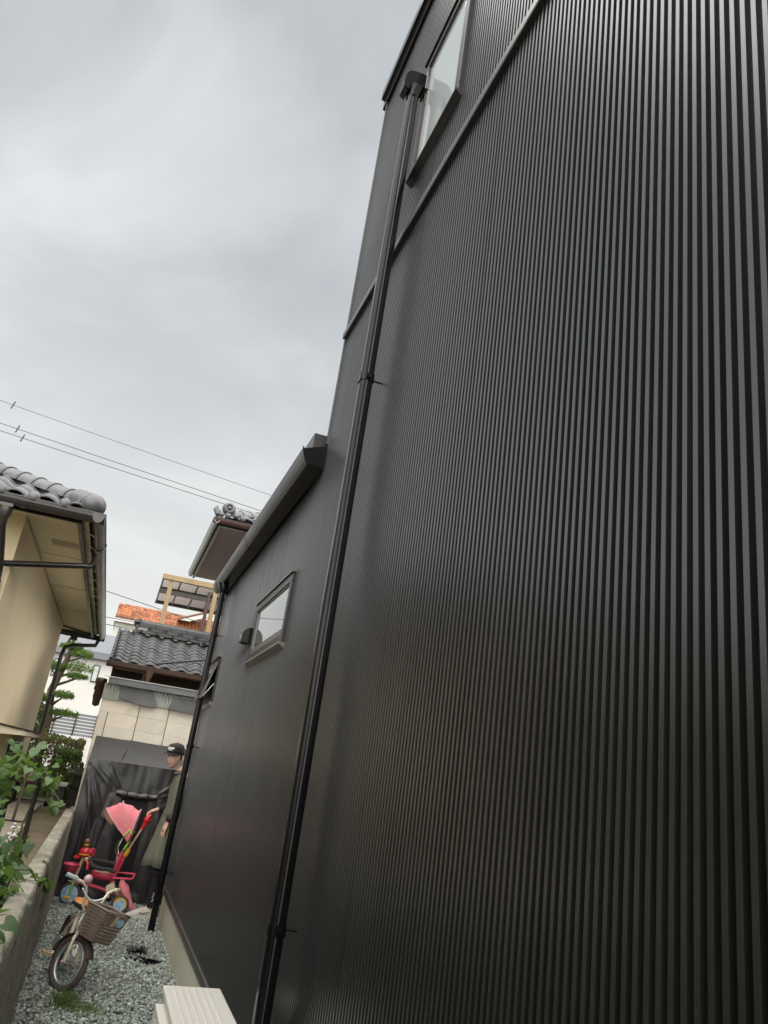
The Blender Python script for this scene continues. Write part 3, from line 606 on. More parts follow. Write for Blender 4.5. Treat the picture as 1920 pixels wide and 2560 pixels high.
for r_ in range(10):
    for c_ in range(11):
        y = SY0-.05+.148*r_
        link('roof_tile', PT2, 'tile2', D, (-.20+.222*c_-.6, y-12.5, SZ0+ss*(y-SY0)+random.uniform(-.003, .003)), (sa-.06, 0, random.uniform(-.012, .012)))
vt = MB().box(-.025, .012, -.01, .13, -.055, .03).mesh('verge_tile')
for r_ in range(10): 
    y = SY0-.04+.148*r_; link('verge_tile', vt, 'tile2', D, (-.215-.6, y-12.5, SZ0+ss*(y-SY0)), (sa, 0, 0))
rt_ = MB().box(0, .240, -.095, .0, 0, .046).mesh('ridge_tile')
for lay in range(3):
    for c_ in range(12):
        link('ridge_tile', rt_, 'tile2', D, (.06+.25*c_+(.125 if lay % 2 else 0)-.6, SY1-.12+.04*lay-12.5, SZ1-.045+.058*lay))
rj = MB().tube([(0,-.15,0),(0,.02,.0)], .024, 8).mesh('ridge_peg')
for lay in range(2):
    for c_ in range(12): link('ridge_peg', rj, 'tile2', D, (.10+.25*c_+(.125 if lay else 0)-.6, SY1-.10+.04*lay-12.5, SZ1+.03+.075*lay-.03), (R(8), 0, 0))
part('ridge_cap', 'tile2', D, lambda m: m.tube([(.04, SY1+.02, SZ1+.14), (2.9, SY1+.02, SZ1+.14)], .055, 10))
oni = part('ridge_end_ornament', 'tile2', D, lambda m: m.box(.0, .055, SY1-.15, SY1+.11, SZ1-.08, SZ1+.10).ball((.02, SY1-.10, SZ1-.04), .055, 10, 8).ball((.03, SY1+.0, SZ1+.13), .07, 12, 8).tube([(.02,SY1-.16,SZ1+.10),(.02,SY1-.04,SZ1+.17)], .035, 8))
gt = part('gutter', 'brown', D, lambda m: m.prism([(SY0-.10+u, SZ0-.05+v) for u, v in gutprof(.10, .075)], 'x', -.26, 2.9))
part('hopper', 'brown', gt, lambda m: m.loft([((.33,SY0-.10,SZ0-.28),.03,.03,.7),((.33,SY0-.10,SZ0-.22),.035,.035,.6),((.34,SY0-.10,SZ0-.06),.075,.06,.5)], 14).tube([(.33,SY0-.10,SZ0-.24),(.33,SY0-.02,SZ0-.40)], .03, 10))
part('overflow_pipe', 'tile2', D, lambda m: m.tube([(.40, SY0-.08, SZ0+.02), (1.35, SY0+.10, SZ0+.29)], .018, 8))

# ============================================================ terrace roof
TR = thing('terrace_roof', 'timber framed terrace roof of translucent panels above dark shed ridge', 'roof', (1, 13.8, 3.5))
TY0, TZ0, TY1, TZ1 = 13.2, 4.47, 15.0, 4.36
part('front_beam', 'wood', TR, lambda m: m.box(.235, 2.6, TY0-.03, TY0+.05, TZ0-.055, TZ0+.03))
part('back_beam', 'darkgutter', TR, lambda m: m.box(.235, 2.6, TY1-.02, TY1+.04, TZ1-.05, TZ1+.01))
part('mid_beam', 'darkgutter', TR, lambda m: m.box(.26, 2.6, 13.72, 14.15, 4.35, 4.385))
for k in range(8): part('rafter', 'darkgutter', TR, lambda m: m.add([(.24+k*.30+dx, yy, zz+dz) for dz in (-.045, 0) for yy, zz in ((TY0, TZ0-.01), (TY1, TZ1)) for dx in (0, .025)], [(0,1,3,2),(4,6,7,5),(0,4,5,1),(2,3,7,6),(0,2,6,4),(1,5,7,3)]))
pm = MB().add([(0.004,.004,0),(.294,.004,0),(.294,.446,-.0272),(.004,.446,-.0272)], [(0,1,2,3)]).mesh('panel')
for i in range(7):
    for j in range(4): link('panel', pm, 'poly', TR, (.25+.30*i-1, TY0+.45*j-13.8, TZ0+.006-.0272*j-3.5))
part('post', 'wood', TR, lambda m: m.box(.355, .425, TY0, TY0+.07, 3.35, TZ0-.055))
part('post', 'wood', TR, lambda m: m.box(1.12, 1.19, TY0, TY0+.07, 3.35, TZ0-.055))
part('deck_rail', 'wood', TR, lambda m: m.box(.27, 2.6, TY0-.06, TY0+.01, 3.575, 3.66).box(.27, .34, TY0-.06, TY0+.01, 3.30, 3.575))
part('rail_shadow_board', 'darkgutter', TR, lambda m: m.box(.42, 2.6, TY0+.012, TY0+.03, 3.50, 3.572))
part('downspout', 'brown', TR, lambda m: m.tube([(1.05, TY0-.06, 4.33), (1.05, TY0-.06, 3.3)], .03, 8))

# ============================================================ tall tiled house behind
Q = thing('tiled_house', 'two storey house with mauve soffit and ornamented grey tile eave behind gutter', 'house', (2.5, 15, 0))
QX, QY0, QY1, QZ = .89, 12.95, 17.5, 5.5
part('wall', 'mauve', Q, lambda m: m.box(1.75, 7, 13.9, 17.0, 0, QZ))
part('soffit', 'mauve', Q, lambda m: m.box(QX+.10, 7, QY0+.10, QY1-.1, QZ, QZ+.03))
part('fascia', 'darkgutter', Q, lambda m: m.box(QX+.05, QX+.099, QY0+.05, QY1-.05, QZ-.03, QZ+.12).box(QX+.10, 7, QY0+.05, QY0+.099, QZ-.03, QZ+.12))
part('gutter', 'galv', Q, lambda m: m.prism([(QX+u, QZ+.09+v) for u, v in gutprof(.11, .09)], 'y', QY0-.06, QY1))
part('gutter', 'brown', Q, lambda m: m.prism([(QY0-.01+u, QZ+.09+v) for u, v in gutprof(.11, .09)], 'x', QX-.06, 7))
part('roof_slope', 'tile2', Q, lambda m: m.add([(QX,QY0,QZ+.12),(7,QY0,QZ+.12),(7,QY1,QZ+.12),(QX,QY1,QZ+.12),(QX+2.3,QY0+2.27,QZ+1.15),(7,QY0+2.27,QZ+1.15)], [(0,1,5,4),(2,3,4,5),(3,0,4)]))
for c_ in range(8):
    for r_ in range(2): link('roof_tile', PT, 'tile', Q, (QX+.16+.262*c_+.2*r_-2.5, QY0-.06+.24*r_-15, QZ+.165+.10*r_), (R(23), 0, 0))
for c_ in range(8): link('eave_tile_end', nose, 'tile', Q, (QX+.16+.262*c_-2.5, QY0-.07-15, QZ+.16))
part('corner_ornament', 'tile', Q, lambda m: m.ball((QX+.16, QY0+.0, QZ+.30), .12, 14, 10, (1.0,.6,1)).torus((QX+.16, QY0-.07, QZ+.30), .07, .025, 18, 6).ball((QX+.16, QY0-.08, QZ+.30), .035).ball((QX-.01, QY0+.02, QZ+.20), .075, 12, 8, (.7,.8,1.0)).ball((QX+.30, QY0-.05, QZ+.19), .055).ball((QX+.05,QY0-.06,QZ+.16), .05).tube([(QX-.01,QY0,QZ+.17),(QX-.06,QY0,QZ+.25),(QX-.04,QY0,QZ+.31)], [.05,.045,.02], 8))
hs2 = math.atan2(.45, math.sqrt(2))
for k in range(7):
    p = Vector((QX+.22, QY0+.12, QZ+.22))+Vector((1,1,.45)).normalized()*(k*.262)
    link('hip_tile', cap, 'tile', Q, (p.x-2.5, p.y-15, p.z), (hs2, 0, R(-45)))

# ============================================================ orange roofed house, far
O = thing('orange_roof_house', 'distant pale house with orange tiled roof behind terrace roof', 'house', (2, 40, 0))
part('wall', 'paleside', O, lambda m: m.box(-.93, 9, 38.3, 46, 0, 7.55))
part('fascia', 'white', O, lambda m: m.box(-1.02, 9, 38.0, 38.1, 7.28, 7.48).box(-1.02, -.935, 38.11, 46, 7.28, 7.50))
OS = .62; oa = math.atan(OS)
part('roof_slope', 'orange', O, lambda m: m.add([(-1.0,37.95,7.46),(9,37.95,7.46),(9,39.3,8.30),(-1.0,39.3,8.30),(9,40.7,7.46),(-1.0,40.7,7.46)], [(0,1,2,3),(3,2,4,5)]))
ot = MB(); ot.add([(0,0,.03),(.05,0,.055),(.11,0,.055),(.165,0,.03),(.165,.24,.005),(.11,.24,.03),(.05,.24,.03),(0,.24,.005),(0,0,0),(.165,0,0)], [(0,1,6,7),(1,2,5,6),(2,3,4,5),(8,9,3,2,1,0)]); ot = ot.mesh('orange_tile')
for r_ in range(8):
    for c_ in range(28):
        link('roof_tile', ot, 'orange', O, (-1.0+.168*c_-2, 37.93+.172*r_-40, 7.47+OS*.172*r_), (oa-.06, 0, random.uniform(-.03, .03)))
rg = MB().tube([(0,0,0),(.26,0,0)], .06, 8).mesh('orange_ridge')
for c_ in range(20): link('ridge_tile', rg, 'orange', O, (-1.0+.25*c_-2, 39.3-40, 8.31))
part('gable_board', 'white', O, lambda m: m.add([(1.9,37.55,7.84),(3.6,37.55,8.60),(3.6,37.55,8.40),(2.35,37.55,7.84),(1.9,37.75,7.84),(3.6,37.75,8.60),(3.6,37.75,8.40),(2.35,37.75,7.84)], [(0,3,2,1),(4,5,6,7),(0,1,5,4),(1,2,6,5),(2,3,7,6),(3,0,4,7)]))
part('gable_roof', 'orange', O, lambda m: m.add([(1.85,37.5,7.88),(3.6,37.5,8.66),(3.6,39,8.66),(1.85,39,7.88)], [(0,1,2,3)]), solid=.05)

# ============================================================ white house, far left
Wh = thing('white_house', 'far white house with grey roof and narrow window beyond pine tree', 'house', (-3, 33, .5))
part('wall', 'white', Wh, lambda m: m.box(-7, -.1, 32, 38, .5, 4.95))
part('fascia', 'greyroof', Wh, lambda m: m.box(-7.2, .1, 31.7, 31.99, 4.78, 5.0))
part('roof_slope', 'greyroof', Wh, lambda m: m.add([(-7.2,31.7,5.0),(.1,31.7,5.0),(.1,35,6.15),(-7.2,35,6.15)], [(0,1,2,3)]), solid=.05)
for x, z0, z1 in ((-1.15, 3.92, 4.58), (-2.6, 3.92, 4.58)):
    wn = part('window', 'frame', Wh, lambda m: m.box(x, x+.24, 31.95, 31.999, z0, z1))
    part('pane', 'pane2', wn, lambda m: m.box(x+.04, x+.20, 31.93, 31.948, z0+.04, z1-.04))
Fe = thing('slatted_fence', 'grey slatted fence standing in front of the far white house', 'fence', (-1.3, 28, .8))
for k in range(7): part('slat', 'greyroof', Fe, lambda m: m.box(-3.2, -.35, 28, 28.03, 1.86+.105*k, 1.94+.105*k))
for k in range(5): part('post', 'darkgutter', Fe, lambda m: m.box(-3.1+.65*k, -3.05+.65*k, 27.95, 27.998, .6, 2.62))
part('low_wall', 'white', Fe, lambda m: m.box(-3.4, -.3, 27.9, 28.1, .5, 1.84))

# ============================================================ overhead wires
def wire(label, a, b, sag, r=.012, spacer=None, n=24, name='power_line'):
    a, b = Vector(a), Vector(b)
    pts = [a.lerp(b, i/n)-Vector((0,0,sag*4*(i/n)*(1-i/n))) for i in range(n+1)]
    t = thing(name, label, 'wire', a, 'overhead wires')
    part('cable', 'wire', t, lambda m: m.tube(pts, r, 5))
    if spacer is not None:
        p = a.lerp(b, spacer)-Vector((0,0,sag*4*spacer*(1-spacer)))
        part('spacer', 'wire', t, lambda m: m.tube([p+Vector((-.03,0,-.13)), p+Vector((.03,0,.13))], .022, 6))
    return t
wire('highest thin overhead wire crossing the grey sky above gutter', (-13.0, 25, 12.32), (10, 25, 9.92), .08, .009, (13.0-5.31)/23)
wire('middle overhead wire of the three crossing the grey sky', (-13.0, 25, 11.52), (10, 25, 9.30), .06, .012, (13.0-4.97)/23)
wire('lowest of the three overhead wires above the tiled corner roof', (-13.0, 25, 11.22), (10, 25, 9.18), .06, .012, (13.0-4.75)/23)
wire('upper low wire ending behind the orange tiled roof', (-7, 24, 6.85), (6, 24, 5.05), .03, .012)
wire('low wire just above the grey roof of white house', (-7, 24, 5.30), (6, 24, 5.24), .03, .010)
wire('lowest wire passing behind the shed roof ornament', (-7, 24, 5.12), (6, 24, 5.0), .03, .012)

# ============================================================ vegetation
def leafcloud(pts, size, mat_name, name, parent, aspect=.5, upb=.3):
    V = []; F = []
    for i, (p, s) in enumerate(pts):
        d = Vector(rng.normal(size=3)); d.z = abs(d.z)*upb+d.z*(1-upb); d.normalize()
        a = Vector(rng.normal(size=3)); a = (a-d*a.dot(d)).normalized(); b = d.cross(a)
        l_ = size*s*random.uniform(.7, 1.3); w_ = l_*aspect; p = Vector(p); k = len(V)
        V += [p-a*l_*.5, p+b*w_*.5+d*.1*l_, p+a*l_*.5, p-b*w_*.5+d*.1*l_]; F.append((k, k+1, k+2, k+3))
    me = bpy.data.meshes.new(name); org = Vector(ROOTLOC.get(parent.name, (0,0,0)))
    me.from_pydata([tuple(v-org) for v in V], [], F); me.update()
    return link(name, me, mat_name, parent)
PX, PY = -1.30, 18.0
P = thing('pine_tree', 'cloud pruned pine tree with layered green pads beyond the cream house', 'tree', (PX, PY, .74))
part('trunk', 'bark', P, lambda m: m.tube([(PX+.10,PY,.7),(PX+.02,PY,1.4),(PX+.03,PY,2.0),(PX-.06,PY,2.6),(PX+.05,PY,3.1),(PX+.12,PY,3.5),(PX+.10,PY,3.9)], [.11,.10,.09,.08,.065,.045,.02], 9))
pads = [(-.97,18.0,3.12,.34,.17),(-.92,17.9,2.95,.24,.08),(-1.10,17.9,2.52,.22,.10),(-1.0,18.1,2.17,.30,.09),(-1.45,18,3.08,.22,.14),(-.95,18,3.42,.26,.13),(-1.16,18,3.55,.24,.12),(-1.5,17.9,2.4,.2,.1),(-1.25,18,3.86,.3,.16),(-1.55,18,2.0,.24,.1),(-1.42,17.8,1.75,.2,.1)]
for (x, y, z, r, h) in pads: part('limb', 'bark', P, lambda m: m.tube([(PX+.02, PY, z-.22), ((PX+x)/2, y, z-.14), (x, y, z-h*.5)], [.035, .028, .012], 6))
pp = []
for (x, y, z, r, h) in pads:
    for i in range(620):
        a = random.uniform(0, 6.283); q = math.sqrt(random.random()); lump = 1+.35*nz(math.cos(a)*2+x*5, math.sin(a)*2, z)
        t = random.uniform(-.35, 1)
        pp.append(((x+r*q*lump*math.cos(a), y+r*q*lump*math.sin(a), z+h*t*math.sqrt(max(.02, 1-q*q))+.02*random.gauss(0, 1)), 1))
cr = leafcloud(pp, .075, 'needle', 'crown', P, .22, .8)
def bush(name, label, cat, x0, x1, y0, y1, z0, z1, n, size, mats, grp=None):
    t = thing(name, label, cat, ((x0+x1)/2, (y0+y1)/2, z0))
    pts = [[] for _ in mats]
    for i in range(n):
        u, v, q = random.random(), random.random(), random.random()
        f = random.choice(('front', 'front', 'top', 'side', 'in'))
        if f == 'front': v = random.uniform(0, .12)
        if f == 'top': q = random.uniform(.88, 1.02)
        if f == 'side': u = random.choice((0, 1))*random.uniform(.93, 1)
        x = x0+(x1-x0)*u; y = y0+(y1-y0)*v; z = z0+(z1-z0)*q
        y += .14*nz(x, z, 3, 2.2); z += .10*nz(x, y, 5, 2.5)*q; x += .08*nz(y, z, 1, 3)
        if nz(x, y, z, 4.5) < -.32: continue
        k = 0 if len(mats) == 1 else (1 if nz(x, z, 9, 1.6)+q*.5-.35 > 0.05 and random.random() < .75 else 0)
        pts[k].append(((x, y, z), 1))
    for k, m_ in enumerate(mats): leafcloud(pts[k], size, m_, 'foliage', t, .55, .4)
    for i in range(7):
        x = x0+(x1-x0)*(i+.5)/7; part('stem', 'bark', t, lambda m: m.tube([(x, (y0+y1)/2, z0-.05), (x+.05*random.uniform(-1,1), (y0+y1)/2, z0+(z1-z0)*.75)], [.025, .01], 6))
    return t
bush('hedge', 'clipped hedge with reddish leaf tips behind the garden', 'hedge', -1.9, -.42, 16.8, 17.8, .78, 1.68, 9000, .055, ['hedge', 'hedge2'])
bush('bush', 'loose green bush in front of the hedge beside block shed', 'bush', -.82, -.36, 15.2, 15.8, .76, 1.52, 1900, .06, ['bushleaf'])
bush('far_shrub', 'dark shrub growing beside the far downspout of cream house', 'bush', -1.75, -1.2, 16.0, 16.6, .76, 2.2, 1500, .07, ['hedge'])
bush('ground_plant', 'low leafy plants at the foot of the stone lantern', 'plant', -.75, -.35, 12.9, 13.5, .76, .98, 420, .055, ['bushleaf'])

bush('added_hedge', 'added tall dark hedge, unseen left of camera, darkening the siding reflections', 'hedge', -1.75, -1.0, -3.0, 4.0, .76, 2.25, 11000, .13, ['hedge'])  # added out of view so the siding reflects something dark
gc = thing('added_ground_cover', 'added dense low ground cover, unseen beside the wall, darkening siding reflections', 'added plants', (-.9, 2, .74))  # added out of view to hide bright soil from the siding's reflections
gcp = []
for i in range(15000):
    x = -random.uniform(.36, 2.2); y = random.uniform(-2.5, 5.0)
    gcp.append(((x, y, .76+random.random()*(.10+.16*max(0, nz(x, y, 0, 1.4)+.4))), 1))
struct(leafcloud(gcp, .085, 'leafdark', 'foliage', gc, .6, .7), 'stuff'); struct(gc, 'stuff')
# heart-shaped leaf, slightly folded along the midrib
def heart(s, cup):
    o = [(0,0),(.30,-.16),(.52,.02),(.50,.34),(.26,.72),(0,1.0)]
    vs = [(0,.0,0),(0,.35,-.02),(0,.70,-.05),(0,1.0,-.14)]
    L_ = [(-x,y,cup*abs(x)-.10*y*y) for x,y in o[1:5]]; R_ = [(x,y,cup*abs(x)-.10*y*y) for x,y in o[1:5]]
    vs = vs+L_+R_
    fs = [(0,1,5,4),(1,6,5),(1,2,6),(2,7,6),(2,3,7),(0,8,9,1),(1,9,10),(1,10,2),(2,10,11),(2,11,3)]
    me = MB().add([(x*s, y*s, z*s) for x,y,z in vs], fs, True).mesh('leaf'); return me
HL = [heart(.054, .18), heart(.064, .28), heart(.042, .1), heart(.074, .22)]
HD = [m.copy() for m in HL]
for m_ in HL: m_.materials.append(M['leaf'])
for m_ in HD: m_.materials.append(M['leafdark'])
def vine(name, label, base, stems, clusters, dark=.25):
    t = thing(name, label, 'plant', base)
    for s_ in stems: part('stem', 'stem', t, lambda m: m.tube(s_, [.006]*(len(s_)-1)+[.003], 5))
    for (cx, cy, cz, rx, ry, rz, n) in clusters:
        for i in range(n):
            p = (cx+random.gauss(0, .5)*rx-base[0], cy+random.gauss(0, .5)*ry-base[1], cz+random.gauss(0, .5)*rz-base[2])
            me = random.choice(HD if random.random() < dark else HL)
            link('leaf', me, None, t, p, (random.gauss(-.55, .35), random.gauss(0, .35), random.uniform(0, 6.283)))
    return t
vine('climbing_vine', 'bright green heart leaved vine climbing the dark stakes', (-.42, 6.0, .75),
     [[(-.37,6,.76),(-.40,5.98,1.05),(-.36,6.02,1.3),(-.42,6,1.45)], [(-.36,6.02,1.3),(-.28,5.9,1.30),(-.20,5.8,1.24)], [(-.42,6,1.45),(-.52,5.9,1.5),(-.60,5.8,1.48)], [(-.37,6,.95),(-.33,5.9,1.0)]],
     [(-.44,5.9,1.42,.24,.25,.11,44), (-.58,5.8,1.42,.14,.2,.12,32), (-.57,5.7,1.28,.14,.2,.14,32), (-.58,5.6,1.13,.10,.2,.16,30), (-.235,5.8,1.19,.06,.1,.06,7), (-.33,5.9,1.34,.10,.15,.07,14), (-.36,5.9,.90,.06,.1,.12,14)], .15)
vine('leafy_plant', 'dense dark leaved plant beside the near end of garden wall', (-.34, 4.7, .76),
     [[(-.33,4.7,.76),(-.30,4.75,.95),(-.22,4.8,.95),(-.17,4.85,.88)], [(-.33,4.7,.76),(-.36,4.6,1.0)], [(-.33,4.4,.76),(-.27,4.3,.98),(-.20,4.25,.93)]],
     [(-.40,5.2,.93,.10,.3,.12,44), (-.35,4.7,.91,.08,.3,.10,40), (-.305,4.3,.90,.07,.25,.10,32), (-.17,4.95,.90,.04,.15,.05,5), (-.275,3.8,.88,.07,.2,.09,14), (-.25,3.4,.90,.05,.2,.07,9)], .5)
vine('hanging_sprout', 'thin leafy sprout hanging down the face of garden wall', (-.16, 5.6, .80),
     [[(-.20,5.6,.90),(-.145,5.6,.86),(-.135,5.58,.74),(-.14,5.55,.62)]], [(-.14,5.6,.72,.025,.08,.12,6)], .2)
fl = thing('white_flower_plant', 'thin plant with small white flower cluster behind garden wall', 'plant', (-.48, 6.3, .75))
part('stem', 'stem', fl, lambda m: [m.tube([(-.48,6.3,.75),(-.47,6.28,.90),(-.46,6.27,1.02)], .004, 5), m.tube([(-.47,6.28,.90),(-.50,6.25,.96)], .003, 5)])
fm = MB().ball((0,0,0), .011, 6, 4, (1,1,.6)).mesh('flower')
for i in range(22): link('flower', fm, 'petal', fl, (random.gauss(.01, .018), random.gauss(-.03, .02), .17+random.uniform(0, .11)))
# stakes in the garden bed
def stake(label, pts, r, mat_='darkwood'):
    t = thing('garden_stake', label, 'stake', pts[0], 'stakes holding up the garden vine')
    part('pole', mat_, t, lambda m: m.tube(pts, r, 7))
stake('thin dark leaning stake under the vine nearest the concrete wall', [(-.368,6.0,.74),(-.366,6.0,1.0),(-.374,6.0,1.40)], [.017,.016,.014])
stake('thick dark square stake at the left behind vine leaves', [(-.555,6.05,.74),(-.557,6.05,1.1),(-.568,6.05,1.47)], [.034,.034,.033])
stake('long slender brown pole standing by the cream house wall', [(-.70,9.0,.76),(-.69,9.0,1.1),(-.645,9.0,1.80)], [.014,.014,.013], 'bark')
# garden slabs, plank, bench, lantern, crate
def slabbox(m, x0, x1, y0, y1, z0, z1):
    m.grid(8, 14, lambda u, v: (x0+(x1-x0)*u+.01*nz(u*3, v*5), y0+(y1-y0)*v, z1+.008*nz(x0+u, y0+v, 0, 6))); m.box(x0+.01, x1-.01, y0, y1, z0, z1-.012)
for lab, a in (('large flat pale slab beside the vine stakes', (-.86,-.55,6.6,8.9,.72,.80)), ('pale slab lying further along the cream house', (-.95,-.62,9.1,11.9,.72,.80)), ('narrow edging slab along the moss patch', (-1.15,-.6,11.95,12.2,.72,.83))):
    s_ = MB(); slabbox(s_, *a); tag(s_.build('paving_slab', 'slab', None), lab, 'slab', 'slabs laid in the garden')
pk = MB().tube([(-.80,5.6,.83),(-.40,6.3,.82)], .022, 6).build('plank', 'wood'); tag(pk, 'pale timber offcut lying on the garden soil', 'plank')
SLn = thing('stone_lantern', 'dark stone garden lantern standing against the block shed corner', 'lantern', (-.27, 12.9, .75))
part('base', 'lantern', SLn, lambda m: m.lathe([(.02,.0),(.12,.0),(.12,.06),(.07,.09),(.06,.22),(.11,.26),(.11,.30),(.02,.30)], (-.27,12.9,.75), 8, False))
part('light_box', 'lantern', SLn, lambda m: m.lathe([(.07,.30),(.075,.42),(.02,.42)], (-.27,12.9,.75), 6, False))
part('roof', 'lantern', SLn, lambda m: m.lathe([(.02,.415),(.15,.42),(.155,.445),(.06,.52),(.03,.55),(.035,.58),(.01,.62)], (-.27,12.9,.75), 8, False))
BN = thing('stone_bench', 'small pale topped stone bench beside the garden lantern', 'bench', (-.45, 12.2, .75))
part('seat', 'palestone', BN, lambda m: m.box(-.53, -.37, 12.05, 12.65, 1.03, 1.07), bevel=.01)
for y in (12.08, 12.48): part('leg', 'lantern', BN, lambda m: m.box(-.51, -.39, y, y+.12, .74, 1.028), bevel=.01)
CT = thing('garden_table', 'low dark table by the cream house wall', 'table', (-.85, 11.6, .75))
part('tabletop', 'darkwood', CT, lambda m: m.box(-1.02, -.68, 11.4, 11.9, 1.04, 1.07))
for x in (-1.0, -.73):
    for y in (11.42, 11.84): part('leg', 'darkwood', CT, lambda m: m.box(x, x+.035, y, y+.035, .74, 1.04))
cx_ = MB().box(-.92, -.79, 11.5, 11.75, 1.074, 1.20).build('pink_crate', 'pinkplastic', None, bevel=.008); tag(cx_, 'dusty pink crate on the low dark garden table', 'crate')
# grass at the foot of the bicycle
def blades(n, cx, cy, sx, sy, h):
    m = MB()
    for i in range(n):
        x = cx+random.gauss(0, sx); y = cy+random.gauss(0, sy); hh = h*random.uniform(.4, 1.2); a = random.uniform(0, 6.28); b = random.gauss(0, .45)*hh
        d = Vector((math.cos(a), math.sin(a), 0)); w_ = .0022; s_ = Vector((-d.y, d.x, 0))*w_
        p0 = Vector((x, y, 0)); p1 = p0+d*b*.35+Vector((0,0,hh*.6)); p2 = p0+d*b+Vector((0,0,hh))
        m.add([p0-s_, p0+s_, p1+s_*.8, p1-s_*.8, p2], [(0,1,2,3), (3,2,4)])
    return m
gr_ = blades(420, .13, 6.08, .05, .10, .085); gr_.v += []; 
o_ = gr_.build('grass_tuft', 'grass'); struct(o_, 'stuff'); tag(o_, 'green grass tuft growing in gravel in front of the bicycle wheel', 'grass')
o_ = blades(260, .27, 5.95, .06, .07, .06).build('grass_tuft', 'grass'); struct(o_, 'stuff'); tag(o_, 'sparse low grass in gravel right of the bicycle wheel', 'grass')
# cat-repellent spike mats
def spikemat(lab, cx, cy, ang, nx, ny, h):
    t = thing('spike_mat', lab, 'spike mat', (cx, cy, .016), 'spike mats on the gravel', local=True); t.rotation_euler = (R(4), R(-3), R(ang))
    part('base', 'pvcblack', t, lambda m: [m.box(-nx*.009, nx*.009, -ny*.009+j*.018-.002, -ny*.009+j*.018+.002, 0, .005) for j in range(ny+1)]+[m.box(-nx*.009+i*.018-.002, -nx*.009+i*.018+.002, -ny*.009, ny*.009, .0055, .009) for i in range(nx+1)])
    part('spikes', 'pvcblack', t, lambda m: [m.tube([(-nx*.009+i*.018, -ny*.009+j*.018, .004), (-nx*.009+i*.018+random.gauss(0,.002), -ny*.009+j*.018, h)], [.0028, .0008], 4) for i in range(nx+1) for j in range(ny+1)])
spikemat('black plastic spike mat lying further back on the gravel', .655, 7.60, 14, 8, 5, .06)
spikemat('black plastic spike mat nearer to the camera on gravel', .70, 7.36, -50, 16, 7, .028)

# ============================================================ child's bicycle
BK = thing('child_bicycle', 'small cream child bicycle with brown front basket standing on the gravel', 'bicycle', (.07, 6.40, 0), local=True)
BK.rotation_euler = (0, R(10.5), 0)
# local frame: origin at the front wheel's contact point; frame heading and steering heading
FRM = Matrix.Rotation(R(-84), 4, 'Z'); STR = Matrix.Rotation(R(-52), 4, 'Z') @ Matrix.Rotation(R(-5), 4, 'X')
def fp(name, mat_, fn, parent=BK, F=STR, **k):
    m = MB(); m.M = F; fn(m); return m.build(name, mat_, parent, **k)
RW = .178
def wheel(F, off):
    wl = fp('wheel', 'tyre', lambda m: m.torus((off,0,RW), RW-.021, .021, 36, 10), F=F)
    fp('rim', 'rim', lambda m: m.torus((off,0,RW), RW-.047, .011, 36, 8, ez=1.25), wl, F)
    fp('hub', 'chrome', lambda m: m.tube([(off,-.045,RW),(off,.045,RW)], .014, 10), wl, F)
    def sp(m):
        for i in range(14):
            a = 2*math.pi*i/14; s_ = .022 if i % 2 else -.022
            m.tube([(off+.012*math.cos(a+.6), s_, RW+.012*math.sin(a+.6)), (off+(RW-.05)*math.cos(a), 0, RW+(RW-.05)*math.sin(a))], .0012, 4, False)
    fp('spokes', 'chrome', sp, wl, F)
    fp('reflector', 'petal', lambda m: m.disc((off+.02, -.018, RW+.075), .022, th=.003), wl, F)
    return wl
wheel(STR, 0); wheel(FRM, -.56)
fork = fp('fork', 'creamtube', lambda m: [m.tube([(-.002,s*.048,RW-.005),(-.008,s*.05,.25),(-.018,s*.046,.325),(-.026,s*.030,.362),(-.030,0,.375)], [.009,.011,.012,.013,.014], 10) for s in (-1,1)])
fp('axle_nut', 'palepink', lambda m: [m.ball((0, s*.064, RW), .014, 10, 6) for s in (-1,1)], fork)
fp('mudguard', 'tyre', lambda m: m.grid(24, 4, lambda u, v: ((RW+.016)*math.cos(R(25+150*u)), (v-.5)*.062, RW+(RW+.016-.012*(2*v-1)**2)*math.sin(R(25+150*u)))), solid=.003)
fp('brake', 'chrome', lambda m: [m.tube([(-.03,s*.028,.385),(-.028,s*.034,.35),(-.03,s*.024,.325)], .005, 6) for s in (-1,1)])
fp('stem', 'chrome', lambda m: m.tube([(-.030,0,.36),(-.05,0,.50)], .014, 10))
hb = fp('handlebar', 'creamtube', lambda m: [m.tube([(-.048,0,.498),(-.05,s*.045,.500),(-.054,s*.075,.53),(-.062,s*.088,.60),(-.070,s*.11,.645),(-.082,s*.15,.665),(-.12,s*.215,.672)], .0105, 10) for s in (-1,1)])
fp('grip', 'palegrip', lambda m: m.tube([(-.105,-.19,.671),(-.145,-.262,.676)], [.017,.016], 10), hb)
fp('grip', 'creamtube', lambda m: m.tube([(-.105,.19,.671),(-.145,.262,.676)], [.017,.016], 10), hb)
for s_ in (-1, 1): fp('brake_lever', 'chrome', lambda m: m.tube([(-.095,s_*.168,.662),(-.068,s_*.20,.650),(-.090,s_*.27,.645)], [.010,.006,.005], 6), hb)
fp('bell', 'palepink', lambda m: m.ball((-.072,-.122,.692), .032, 12, 8), hb)
def beads(m):
    for i in range(30):
        t = i/29; m.ball((-.045-.02*t, -.15+.27*t, .628-.055*math.sin(math.pi*t)), .0075, 6, 4)
    for i in range(22):
        t = i/21; m.ball((-.02+.03*math.sin(3*t), -.05-.04*math.sin(math.pi*t), .50-.14*t), .006, 6, 4)
struct(fp('cable_beads', 'petal', beads, hb), 'stuff')
